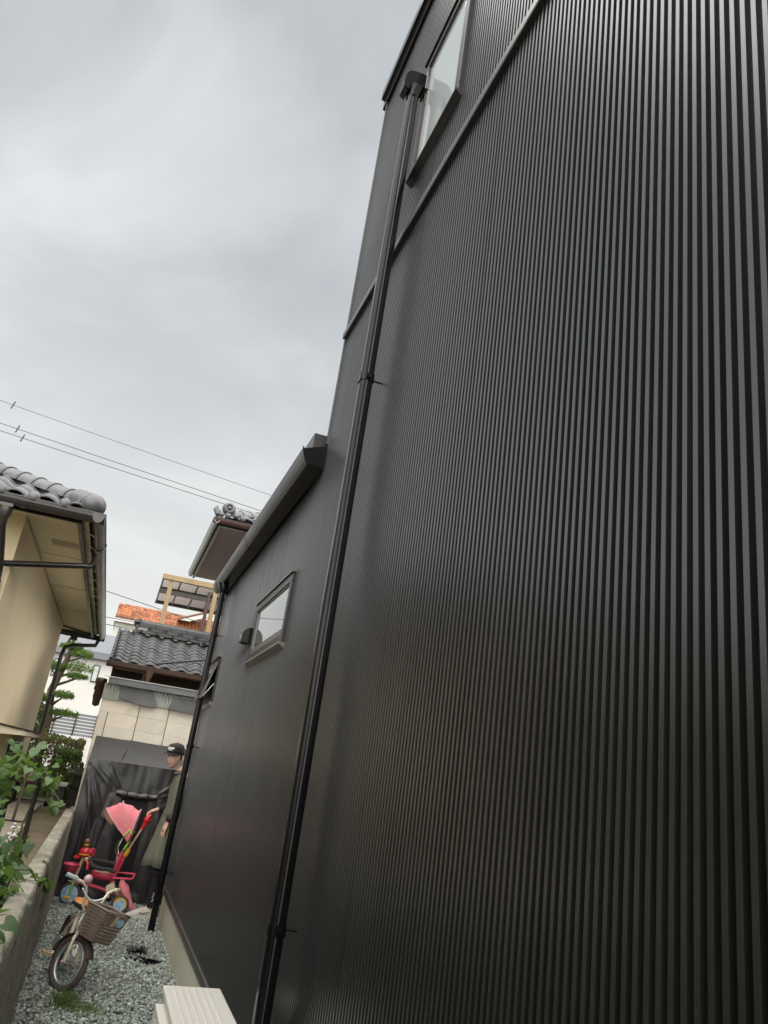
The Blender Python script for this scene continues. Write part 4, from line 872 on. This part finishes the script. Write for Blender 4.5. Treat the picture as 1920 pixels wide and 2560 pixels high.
# basket with open top and woven slats
bk = fp('basket', 'wicker', lambda m: m.add([(.035,-.08,.372),(.20,-.08,.372),(.20,.08,.372),(.035,.08,.372)], [(0,1,2,3)]), solid=.006)
def bw(t, z):      # rectangle corners at height fraction t
    return [(.035-.01*t, -.080-.030*t, z), (.20+.045*t, -.080-.030*t, z), (.20+.045*t, .080+.030*t, z), (.035-.01*t, .080+.030*t, z)]
def sides(m):
    n = 9
    for k in range(n):
        t0, t1 = k/n, (k+.62)/n; a = bw(t0, .372+.2*t0); b = bw(t1, .372+.2*t1)
        for i in range(4): m.add([a[i], a[(i+1)%4], b[(i+1)%4], b[i]], [(0,1,2,3)])
    a = bw(0, .372); b = bw(1, .572)
    for i in range(4):
        for q in range(13):
            u = q/12; w_ = .022
            def P(t, uu, off=.0025):
                c = bw(t, .372+.2*t); p0, p1 = Vector(c[i]), Vector(c[(i+1)%4]); nrm = (p1-p0).cross(Vector((0,0,1))).normalized()
                return p0.lerp(p1, min(1, uu))+nrm*off
            m.add([P(0,u), P(0,u+w_), P(1,u+w_), P(1,u)], [(0,1,2,3)])
fp('basket_weave', 'wicker', sides, bk, solid=.002)
fp('basket_rim', 'wicker', lambda m: m.tube([Vector(p) for p in bw(1, .576)]+[Vector(bw(1, .576)[0])], .009, 8), bk)
fp('basket_panel', 'wicker', lambda m: m.add([(.2305,-.06,.49),(.2305,.092,.49),(.2485,.10,.568),(.2485,-.065,.568)], [(0,1,2,3)]), bk, solid=.004)
fp('basket_badge', 'wheelblue', lambda m: m.add([(.2400+.0065*math.sin(i*.524), .050+.036*math.cos(i*.524), .522+.028*math.sin(i*.524)) for i in range(12)], [tuple(range(12))]), bk, solid=.002)
fp('basket_ribbon', 'beige', lambda m: m.add([(.2335,-.020,.49),(.2335,.010,.49),(.2515,.016,.562),(.2515,-.01,.565)], [(0,1,2,3)]), bk, solid=.002)
lp = fp('headlamp', 'greyvinyl', lambda m: m.tube([(.03,.045,.335),(.075,.045,.33)], [.018,.028], 12))
fp('lens', 'chrome', lambda m: m.ball((.076,.045,.33), .025, 12, 8, (.4,1,1)), lp)
# frame behind the steering head
HT = Vector(STR @ Vector((-.04,0,.43))); FI = FRM.inverted()
ht = FI @ HT
frm = fp('frame', 'creamtube', lambda m: [m.tube([ht+Vector((.010,0,-.055)), ht+Vector((-.012,0,.05))], .019, 10), m.tube([ht, ht+Vector((-.10,0,-.13)), (-.30,0,.20), (-.33,0,.195)], .018, 10), m.tube([(-.33,0,.19),(-.40,0,.42)], .015, 10),
    m.tube([(-.33,.03,.19),(-.56,.05,RW)], .010, 8), m.tube([(-.33,-.03,.19),(-.56,-.05,RW)], .010, 8), m.tube([(-.385,.015,.37),(-.56,.05,RW)], .009, 8), m.tube([(-.385,-.015,.37),(-.56,-.05,RW)], .009, 8)], F=FRM)
fp('chain_guard', 'pane', lambda m: m.prism([(-.60,.15),(-.60,.22),(-.33,.26),(-.27,.22),(-.28,.15),(-.33,.13)], 'y', -.068, -.055), frm, FRM)
fp('seat_post', 'chrome', lambda m: m.tube([(-.395,0,.40),(-.41,0,.46)], .011, 8), F=FRM)
sd_ = fp('saddle', 'greyvinyl', lambda m: m.loft([((-.42,0,.452),.07,.045), ((-.41,0,.468),.105,.072), ((-.405,0,.492),.105,.076)], 18), F=FRM)
fp('saddle_top', 'orangevinyl', lambda m: m.loft([((-.405,0,.493),.104,.075), ((-.41,0,.507),.090,.066), ((-.415,0,.514),.05,.04)], 18), sd_, FRM)
ck = fp('crank', 'chrome', lambda m: [m.tube([(-.33,-.075,.19),(-.33,.075,.19)], .012, 8), m.tube([(-.33,-.078,.19),(-.25,-.086,.155)], .008, 8), m.tube([(-.33,.078,.19),(-.41,.086,.225)], .008, 8)], F=FRM)
for s_, x, z in ((-1,-.25,.155),(1,-.41,.225)):
    fp('pedal', 'beige', lambda m: [m.box(x-.032, x+.032, s_*.095-.004, s_*.095+.004, z-.010, z+.010), m.box(x-.032, x+.032, s_*.155-.004, s_*.155+.004, z-.010, z+.010), m.box(x-.032, x-.022, min(s_*.099,s_*.151), max(s_*.099,s_*.151), z-.010, z+.010), m.box(x+.022, x+.032, min(s_*.099,s_*.151), max(s_*.099,s_*.151), z-.010, z+.010), m.box(x-.006, x+.006, min(s_*.099,s_*.151), max(s_*.099,s_*.151), z-.006, z+.006)], ck, FRM)
fp('kickstand', 'chrome', lambda m: m.tube([(-.54,.06,RW-.02),(-.50,.15,.025)], .008, 8), F=FRM)
fp('rear_mudguard', 'tyre', lambda m: m.grid(24, 4, lambda u, v: (-.56+(RW+.016)*math.cos(R(20+160*u)), (v-.5)*.062, RW+(RW+.016-.012*(2*v-1)**2)*math.sin(R(20+160*u)))), F=FRM, solid=.003)

# ============================================================ tricycle with push rod and pink canopy
TK = thing('tricycle', 'red toddler tricycle with pink canopy, push rod and blue wheels before black tent', 'tricycle', (.60, 9.50, 0), local=True)
TK.rotation_euler = (0, 0, R(172.5))       # local +x is forward, local +y faces the camera
def tp(name, mat_, fn, parent=TK, **k):
    m = MB(); fn(m); return m.build(name, mat_, parent, **k)
def twheel(x, y, r, crescent=False):
    wl = tp('wheel', 'tyre', lambda m: m.torus((x,y,r), r-.016, .016, 28, 8, ez=1.3))
    for s in (-1, 1):
        tp('disc', 'wheelblue', lambda m: m.disc((x,y+s*.012,r), r-.020, th=.003), wl)
        if crescent: tp('disc_crescent', 'yellow', lambda m: m.add([(x+(r-.021)*math.cos(R(a)), y+s*.0165, r+(r-.021)*math.sin(R(a))) for a in range(20, 201, 15)]+[(x+(r-.042)*math.cos(R(a))-.004, y+s*.0165, r-.006+(r-.035)*math.sin(R(a))) for a in range(200, 19, -15)], [tuple(range(26))]), wl)
    return wl
fw_ = twheel(.60, 0, .112); twheel(.05, .17, .092, True); twheel(.05, -.17, .092, True)
tp('pedal', 'yellow', lambda m: m.box(.57, .63, .075, .13, .075, .10), fw_, bevel=.006)
tp('crank', 'chrome', lambda m: m.tube([(.60,.03,.112),(.60,.07,.09)], .008, 6).tube([(.60,-.03,.112),(.60,-.07,.14)], .008, 6), fw_)
tp('far_pedal', 'yellow', lambda m: m.box(.57, .63, -.13, -.075, .13, .155), fw_, bevel=.006)
tp('fork', 'green', lambda m: [m.tube([(.60,s*.035,.112),(.592,s*.035,.20),(.585,s*.012,.255)], .010, 8) for s in (-1,1)])
tp('steering_column', 'beige', lambda m: m.tube([(.588,0,.24),(.545,0,.50)], .016, 10))
co = tp('handlebar_console', 'red', lambda m: m.ball((.545,0,.525), .062, 16, 12, (1.05,.9,.85)).grid(14, 3, lambda u, v: (.555+.075*math.cos(R(-70+140*u))*(1+.35*v), .06*math.sin(R(-70+140*u))*(1+.2*v), .492-.028*v)))
tp('side_drum', 'rose', lambda m: m.tube([(.485,.01,.535),(.455,.02,.535)], [.040,.046], 14), co)
tp('yellow_band', 'yellow', lambda m: m.torus((.546,0,.505), .061, .006, 24, 6, 'z'), co)
tp('knob', 'knob', lambda m: m.ball((.55,0,.635), .028, 12, 8).tube([(.548,0,.58),(.55,0,.62)], .018, 8), co)
tp('knob_collar', 'yellow', lambda m: m.torus((.549,0,.598), .02, .008, 14, 6, 'z'), co)
tp('handle', 'red', lambda m: [m.tube([(.535,s*.02,.47),(.505,s*.085,.46),(.475,s*.12,.43),(.47,s*.125,.375)], .014, 10) for s in (-1,1)])
tp('handle_grip', 'beige', lambda m: [m.ball((.505,s*.085,.465), .024, 10, 8) for s in (-1,1)])
fb = tp('front_basket', 'rose', lambda m: m.loft([((.64,0,.315),.050,.060,.7),((.645,0,.36),.060,.075,.7),((.65,0,.392),.068,.085,.7)], 20, caps=False).add([(.60,-.05,.316),(.68,-.05,.316),(.68,.05,.316),(.60,.05,.316)], [(0,1,2,3)]), solid=.006)
tp('basket_rim', 'rose', lambda m: m.loft([((.65,0,.385),.076,.093,.7),((.65,0,.402),.076,.093,.7)], 20, caps=False), fb, solid=.012)
tp('main_frame', 'rose', lambda m: m.tube([(.575,0,.235),(.48,0,.225),(.32,0,.20),(.12,0,.16),(.05,0,.12)], .020, 10).tube([(.05,-.15,.095),(.05,.15,.095)], .012, 8).tube([(.20,0,.18),(.20,0,.30)], .022, 8))
tp('step', 'creamtube', lambda m: m.prism([(.13,.20),(.22,.17),(.24,.24),(.17,.285)], 'y', .02, .12), bevel=.008)
st = tp('seat', 'rose', lambda m: m.loft([((.30,0,.285),.07,.06,.8),((.30,0,.305),.125,.10,.8),((.30,0,.345),.135,.115,.8),((.30,0,.36),.12,.10,.8)], 22))
tp('seat_pad', 'beige', lambda m: m.loft([((.305,0,.358),.10,.085,.9),((.305,0,.372),.08,.065,.9)], 18), st)
br = tp('backrest', 'rose', lambda m: m.loft([((.195,0,.36),.018,.05),((.185,0,.42),.026,.085),((.175,0,.50),.028,.095),((.165,0,.565),.022,.075),((.163,0,.585),.010,.04)], 18))
tp('back_pad', 'beige', lambda m: m.ball((.198,0,.495), .06, 14, 10, (.22,1,1)), br)
tp('guard_ring', 'foam', lambda m: m.tube([(.185,.125,.385),(.25,.145,.405),(.34,.145,.40),(.41,.135,.415),(.455,.09,.445),(.47,0,.455),(.455,-.09,.45),(.41,-.135,.44),(.33,-.145,.44),(.24,-.145,.43),(.185,-.125,.40)], .021, 12))
pr = tp('push_rod', 'rose', lambda m: m.tube([(.205,.02,.26),(.115,.02,.575)], .019, 10))
tp('upper_rod', 'beige', lambda m: m.tube([(.115,.02,.575),(.0,.01,.86)], .012, 10), pr)
tp('rod_clamp', 'yellow', lambda m: m.tube([(.125,.02,.54),(.100,.02,.61)], .025, 10), pr)
tp('push_handle', 'red', lambda m: m.tube([(.012,.01,.83),(-.005,.01,.875),(-.02,.01,.905)], [.018,.022,.034], 12).ball((-.028,.01,.928), .045, 14, 8, (1,1.25,.75)), pr)
tp('handle_bar', 'red', lambda m: m.tube([(-.035,-.055,.945),(-.048,-.03,.975),(-.050,.02,.985),(-.048,.06,.972),(-.03,.075,.945)], .011, 10), pr)
rb = tp('rear_rack', 'rose', lambda m: m.tube([(.185,.12,.325),(.0,.12,.335),(-.012,.11,.337),(-.012,-.11,.355),(.0,-.12,.357),(.185,-.12,.35),(.185,.12,.325)], .010, 8))
# canopy: bows pivot on an axis behind the seat; cloth spans the bows
PV = Vector((.115, 0, .68))
def bow(th, Rb, v, w_=.145):     # v from 0..1 across the width
    a = math.pi*v; y = -w_*math.cos(a)*(1 if True else 1); h = math.sin(a)**.55
    return Vector((PV.x-Rb*h*math.sin(R(th)), y, PV.z+Rb*h*math.cos(R(th))))
def canopy(m):
    bows = [(-46, .445), (-38, .455), (-30, .43), (-22, .43), (-14, .40), (-4, .355), (4, .345), (8, .345)]
    def f(u, v):
        k = u*(len(bows)-1); i = min(int(k), len(bows)-2); t = k-i
        th = bows[i][0]*(1-t)+bows[i+1][0]*t; Rb = bows[i][1]*(1-t)+bows[i+1][1]*t
        Rb *= 1-.05*math.sin(math.pi*((u*3) % 1))*(1 if .1 < v < .9 else 0)
        p = bow(th, Rb, v); return p+Vector((.006*nz(u*6, v*9, 1), .006*nz(u*5, v*8, 4), 0))
    m.grid(42, 28, f)
# forward is +x so bows lean towards +x
def bow(th, Rb, v, w_=.135):
    a = math.pi*v; y = -w_*math.cos(a); h = math.sin(a)**.5
    return Vector((PV.x+Rb*h*math.sin(R(-th)), y, PV.z+Rb*h*math.cos(R(th))))
cn = tp('canopy', 'pinkcloth', canopy, solid=.003)
tp('canopy_visor', 'brownflap', lambda m: m.grid(3, 16, lambda u, v: bow(-46-9*u, .44-.02*u, .12+.76*v)), cn, solid=.003)
for th, Rb in ((-46,.447), (-22,.435), (8,.348)): tp('canopy_piping', 'palepink', lambda m: m.tube([bow(th, Rb, .04+.92*i/22) for i in range(23)], .006, 6), cn)
tp('canopy_clip', 'green', lambda m: [m.tube([(PV.x-.02,s*.14,PV.z+.09),(PV.x+.01,s*.142,PV.z+.13),(PV.x+.06,s*.14,PV.z+.06)], .010, 6) for s in (-1,1)]+[m.tube([(PV.x,s*.135,PV.z),(PV.x+.03,s*.13,PV.z-.07)], .010, 6) for s in (-1,1)], cn)
tp('canopy_wire', 'chrome', lambda m: [m.tube([(PV.x+.03,s*.13,PV.z-.07),(PV.x+.075,s*.10,PV.z-.14),(PV.x+.07,s*.03,PV.z-.155)], .006, 6) for s in (-1,1)]+[m.tube([(PV.x+.09,s*.13,PV.z+.02),(PV.x+.115,s*.12,PV.z-.08),(PV.x+.085,s*.04,PV.z-.15)], .006, 6) for s in (-1,1)], cn)
tp('cloth_bag', 'pinkcloth', lambda m: m.loft([((-.085,.10,.045),.030,.05),((-.06,.105,.07),.045,.06),((-.02,.10,.13),.035,.07),((.03,.09,.20),.05,.09),((.06,.08,.255),.055,.09),((.085,.07,.29),.03,.06),((.10,.06,.33),.012,.02)], 16))

# ============================================================ the person
def from_skin(verts, edges, radii, levels=2):
    me = bpy.data.meshes.new('skin_tmp'); me.from_pydata(verts, edges, []); me.update()
    o = bpy.data.objects.new('skin_tmp', me); COL.objects.link(o)
    o.modifiers.new('skin', 'SKIN'); sub = o.modifiers.new('sub', 'SUBSURF'); sub.levels = levels; sub.render_levels = levels
    for i, r in enumerate(radii):
        sv = me.skin_vertices[0].data[i]; sv.radius = (r, r) if not isinstance(r, tuple) else r; sv.use_root = (i == 0)
    dg = bpy.context.evaluated_depsgraph_get(); ev = o.evaluated_get(dg); m2 = ev.to_mesh()
    V = [tuple(v.co) for v in m2.vertices]; F = [tuple(p.vertices) for p in m2.polygons]; ev.to_mesh_clear()
    bpy.data.objects.remove(o); bpy.data.meshes.remove(me)
    return V, F
PE = thing('person', 'person in black cap and khaki shirt holding tricycle push handle behind downpipe', 'person', (.86, 9.3, 0))
LA = [(.90,9.13,1.40),(.885,9.07,1.27),(.875,9.06,1.13),(.845,9.08,1.03),(.822,9.10,.945)]       # near arm
RA = [(.93,9.45,1.40),(.905,9.52,1.27),(.88,9.54,1.12),(.80,9.52,1.075),(.722,9.505,1.045)]      # far arm reaching for the handle
body_v = [(.95,9.29,.93),(.95,9.29,1.10),(.945,9.29,1.28),(.915,9.29,1.42),(.87,9.285,1.475),(.83,9.275,1.525)]+LA+RA+[(.93,9.20,.88),(.885,9.20,.50),(.845,9.20,.10),(.99,9.38,.88),(.97,9.40,.50),(.99,9.42,.10)]
body_e = [(0,1),(1,2),(2,3),(3,4),(4,5),(3,6),(6,7),(7,8),(8,9),(9,10),(3,11),(11,12),(12,13),(13,14),(14,15),(0,16),(16,17),(17,18),(0,19),(19,20),(20,21)]
body_r = [.13,.12,.13,.085,.055,.052,.055,.047,.040,.036,.027,.055,.047,.040,.036,.027,.085,.058,.038,.085,.058,.038]
m = MB(); V, F = from_skin(body_v, body_e, body_r, 2); m.add(V, F, True)
def hand(m, wrist, d, palm_n, curls, thumb):
    wrist, d, pn = Vector(wrist), Vector(d).normalized(), Vector(palm_n).normalized(); pn = (pn-d*pn.dot(d)).normalized(); s = d.cross(pn)
    m.tube([wrist-d*.02, wrist+d*.02, wrist+d*.055, wrist+d*.088], [.026,.033,.040,.036], 12, ell=.52) if False else None
    # palm as a flattened loft
    vs = []; secs = [(-.02,.025,.020),(.02,.031,.019),(.055,.040,.018),(.090,.038,.014)]
    n = 14
    for (t, a, b) in secs: vs += [wrist+d*t+s*a*math.cos(2*math.pi*j/n)+pn*b*math.sin(2*math.pi*j/n) for j in range(n)]
    m.add(vs, [(i*n+j, i*n+(j+1)%n, (i+1)*n+(j+1)%n, (i+1)*n+j) for i in range(3) for j in range(n)]+[tuple(range(n))[::-1], tuple(range(3*n,4*n))], True)
    for k, (off, L_) in enumerate(((-.030,.072),(-.010,.082),(.010,.078),(.029,.062))):
        p = wrist+d*.082+s*off; dd = d.copy(); pts = [p-d*.012]; c = curls[k]
        for q in range(4):
            pts.append(p); dd = Matrix.Rotation(c*(.55+.2*q), 3, s) @ dd; p = p+dd*(L_/3.2)
        m.tube(pts, [.0092,.0092,.0088,.0080,.0066], 8)
    p = wrist+d*.028-s*.030; td = (d*.55-s*.75+pn*thumb).normalized(); p2 = p+td*.034; td2 = (td+d*.6+pn*thumb*.5).normalized(); p3 = p2+td2*.030
    m.tube([p-td*.012, p, p2, p3, p3+td2*.012], [.012,.0125,.0105,.0095,.006], 8)
hand(m, LA[-1], (-.28,.0,-1), (.75,.35,-.2), (.28,.30,.33,.36), .35)
hand(m, RA[-1], (-.95,-.05,-.42), (-.25,0,-1), (.62,.66,.68,.70), .5)
# head
HC = Vector((.768, 9.262, 1.615)); face = Vector((-.62,-.78,-.07)).normalized(); hside = Vector((0,0,1)).cross(face).normalized(); hup = face.cross(hside)
def head_pts(m):
    n, k = 36, 28
    vs = []
    for i in range(k+1):
        a = math.pi*i/k; z = math.cos(a)
        for j in range(n):
            b = 2*math.pi*j/n; fx, sy = math.sin(a)*math.cos(b), math.sin(a)*math.sin(b)
            X = fx*(.098 if fx > 0 else .100); Yq = sy*.076; Z = z*.118
            if z < 0:                                   # jaw narrows to the chin, face stays forward
                Yq *= 1-.38*(-z)**1.5; X = X*(1-.20*(-z)) + .030*(-z)
            if fx > 0:
                X -= .010*math.exp(-((z-.08)/.10)**2)*math.exp(-((abs(sy)-.40)/.22)**2)*(1 if fx > .3 else 0)     # eye sockets
                X += .020*math.exp(-((z+.20)/.13)**2)*math.exp(-(sy/.14)**2) + .010*math.exp(-((z+.02)/.14)**2)*math.exp(-(sy/.10)**2)   # nose
                X += .006*math.exp(-((z+.50)/.06)**2)*math.exp(-(sy/.26)**2) + .006*math.exp(-((z+.80)/.14)**2)*math.exp(-(sy/.3)**2)   # lips, chin
                X += .004*math.exp(-((z-.24)/.06)**2)*math.exp(-((abs(sy)-.35)/.25)**2)                            # brow
            vs.append(HC+face*X+hside*Yq+hup*Z)
    m.add(vs, [(i*n+j,(i+1)*n+j,(i+1)*n+(j+1)%n,i*n+(j+1)%n) for i in range(k) for j in range(n)], True)
    for s in (-1, 1):
        c = HC+hside*s*.078-face*.005-hup*.005
        m.tube([c+hup*.028, c+hup*.030-face*.012+hside*s*.010, c-face*.020+hside*s*.013, c-hup*.022-face*.010+hside*s*.008, c-hup*.030], [.006,.009,.010,.009,.006], 8)
head_pts(m)
m.build('body', 'skin', PE)
def fpos(z, sy, ex=0): return HC+hup*z+hside*sy+face*ex
part('eyes', 'eye', PE, lambda q: [q.ball(fpos(.010, s*.030, .0815), .0085, 10, 6, (1.1,1.1,.42)) for s in (-1,1)])
part('eyebrows', 'hair', PE, lambda q: [q.tube([fpos(.028, s*.014, .092), fpos(.032, s*.030, .088), fpos(.027, s*.046, .078)], [.003,.0038,.002], 6) for s in (-1,1)])
part('mouth', 'lip', PE, lambda q: q.tube([fpos(-.060, -.020, .090), fpos(-.058, 0, .1015), fpos(-.060, .020, .090)], [.002,.0045,.002], 6))
part('hair', 'hair', PE, lambda q: q.grid(20, 6, lambda u, v: HC+Vector((0,0,0))-face*(.100*math.cos(R(-95+190*u)))*1.03+hside*(.079*math.sin(R(-95+190*u)))*1.03+hup*(.045-.075*v)), solid=.004)
def capm(q):
    n = 28
    prof = [(1.10,.032),(1.12,.055),(1.10,.088),(1.0,.118),(.80,.138),(.45,.150),(.02,.154)]
    vs = [HC+face*(.098*r*math.cos(2*math.pi*j/n)+.002)+hside*(.080*r*math.sin(2*math.pi*j/n))+hup*(z+ (.014*math.cos(2*math.pi*j/n) if z < .13 else 0)) for r, z in prof for j in range(n)]
    q.add(vs, [(i*n+j, i*n+(j+1)%n, (i+1)*n+(j+1)%n, (i+1)*n+j) for i in range(len(prof)-1) for j in range(n)], True)
cp = part('cap', 'cap', PE, capm, solid=.003)
part('brim', 'cap', cp, lambda q: q.grid(16, 5, lambda u, v: HC+face*(.088*math.cos(R(-68+136*u))+.018+.080*v*(math.cos(R(-68+136*u)))**.5)+hside*(.089*math.sin(R(-68+136*u)))+hup*(.046-.010*(2*u-1)**2-.006*v)), solid=.004)
def logo(q):
    for k, (sy, zz, hh, wd) in enumerate(((-.040,.083,.016,.006),(-.030,.088,.020,.006),(-.020,.082,.018,.007),(-.009,.087,.022,.006),(.002,.083,.018,.007),(.013,.088,.020,.006),(.024,.084,.018,.007),(.034,.088,.015,.006),(-.022,.066,.010,.010),(-.006,.067,.009,.010),(.010,.066,.010,.010))):
        def P(a, b):
            y_ = sy+a*wd; r = math.sqrt(max(0, 1-(y_/.092)**2)); return HC+hside*y_+face*(.1135*r-(max(0, zz+b*hh*.5-.085))*.35)+hup*(zz+b*hh*.5+.014*r)
        q.add([P(-1,-1), P(1,-1), P(1,1), P(-1,1)], [(0,1,2,3)])
part('cap_lettering', 'capwhite', cp, logo, solid=.003)
part('cap_button', 'cap', cp, lambda q: q.ball(HC+hup*.156, .008, 8, 6))
# clothing
def shirt(q):
    q.loft([((.835,9.275,.505),.175,.21),((.85,9.28,.60),.165,.205),((.87,9.285,.75),.155,.20),((.905,9.29,.93),.145,.20),((.925,9.29,1.10),.132,.19),((.920,9.29,1.25),.135,.195),((.915,9.29,1.36),.120,.195),((.905,9.29,1.43),.085,.13),((.885,9.287,1.46),.066,.075)], 30, caps=False)
    q.tube([LA[0], LA[1], LA[2], (.856,9.075,1.06), (.838,9.085,1.00)], [.073,.064,.058,.054,.056], 16)
    q.tube([RA[0], RA[1], RA[2], (.845,9.53,1.095)], [.073,.064,.056,.055], 16)
def shirt_folded(q):
    shirt(q)
    for i, p in enumerate(q.v):
        a = math.atan2(p[1]-9.29, p[0]-.88); k = max(0, min(1, (1.25-p[2])/.6))
        f = (.016*math.sin(a*7+p[2]*5)+.010*math.sin(a*13+1.3-p[2]*9))*k+.010*nz(p[0], p[1], p[2], 11)
        q.v[i] = (p[0]+f*math.cos(a), p[1]+f*math.sin(a), p[2]+.012*math.sin(a*5)*max(0, (.7-p[2])*4))
sh = part('shirt', 'khaki', PE, shirt_folded, solid=.004)
part('collar', 'khaki', sh, lambda q: q.grid(24, 3, lambda u, v: (.875-.072*math.cos(R(-150+300*u))*(1+.15*v), 9.285+.078*math.sin(R(-150+300*u))*(1+.15*v), 1.487-.035*v-.012*math.cos(R(-150+300*u)))), solid=.004)
for k in range(5): part('button', 'blackcloth', sh, lambda q: q.ball((.782-.004*k, 9.20, 1.36-.11*k), .006, 8, 5))
part('undershirt_sleeves', 'blackcloth', PE, lambda q: [q.tube([(.862,9.07,1.10), LA[3], (.828,9.095,.965)], [.045,.042,.036], 14), q.tube([RA[2], RA[3], (.735,9.508,1.05)], [.048,.045,.036], 14)])
def legs(q):
    q.tube([(.93,9.20,.80),(.90,9.20,.62),(.775,9.2,.47)] if False else [(.925,9.20,.80),(.88,9.20,.60),(.815,9.20,.43)], [.11,.105,.085], 18)
    q.tube([(.985,9.38,.80),(.975,9.39,.60),(.965,9.40,.43)], [.11,.10,.09], 18)
part('shorts', 'blackcloth', PE, legs)
lg = part('leggings', 'blackcloth', PE, lambda q: [q.tube([(.86,9.20,.55),(.83,9.20,.42),(.838,9.20,.28),(.845,9.20,.115)], [.068,.060,.055,.042], 16), q.tube([(.97,9.40,.55),(.97,9.40,.42),(.985,9.41,.28),(.99,9.42,.115)], [.068,.060,.055,.042], 16)])
part('legging_print', 'capwhite', lg, lambda q: [q.box(.838+.006*math.sin(k*2), .846+.006*math.sin(k*2), 9.147, 9.1575, .175+k*.016, .185+k*.016) for k in range(7)])
def shoe(q, x0, y0):
    # toe towards -x
    secs = []
    data = [(.02,.022,.018,.030),(.0,.036,.034,.045),(-.03,.043,.050,.062),(-.08,.048,.075,.085),(-.13,.045,.100,.105),(-.18,.040,.100,.120),(-.22,.038,.090,.115),(-.25,.030,.07,.10),(-.265,.014,.05,.08)]
    n = 14; vs = []
    for (t, wy, h, top) in data:
        for j in range(n):
            a = 2*math.pi*j/n; ca, sa = math.cos(a), math.sin(a)
            zz = .012+ (top-.012)*(.5+.5*math.copysign(abs(sa)**.6, sa))
            vs.append((x0-t-.0-.0, y0+wy*math.copysign(abs(ca)**.7, ca)*(1 if sa < .3 else .82), zz))
    q.add(vs, [(i*n+j, i*n+(j+1)%n, (i+1)*n+(j+1)%n, (i+1)*n+j) for i in range(len(data)-1) for j in range(n)]+[tuple(range(n)), tuple(range((len(data)-1)*n, len(data)*n))[::-1]], True)
for nm, x0, y0 in (('shoe', .625, 9.20), ('shoe', .775, 9.42)):
    s_ = part(nm, 'shoe', PE, lambda q: shoe(q, x0, y0))
    part('sole', 'shoe', s_, lambda q: q.prism([(x0-.022,y0-.015),(x0-.008,y0-.032),(x0+.05,y0-.046),(x0+.12,y0-.048),(x0+.24,y0-.042),(x0+.268,y0-.02),(x0+.268,y0+.02),(x0+.24,y0+.042),(x0+.12,y0+.048),(x0+.05,y0+.046),(x0-.008,y0+.032),(x0-.022,y0+.015)], 'z', .010, .034), bevel=.005)
    part('swoosh_emblem', 'shoegrey', s_, lambda q: q.add([(x0+.105,y0-.0455,.058),(x0+.125,y0-.0475,.048),(x0+.150,y0-.0470,.050),(x0+.245,y0-.0400,.082),(x0+.155,y0-.0455,.064),(x0+.130,y0-.0460,.060),(x0+.118,y0-.0450,.070)], [(0,1,5,6),(1,2,4,5),(2,3,4)]), solid=.003)
PE.location.x -= .012
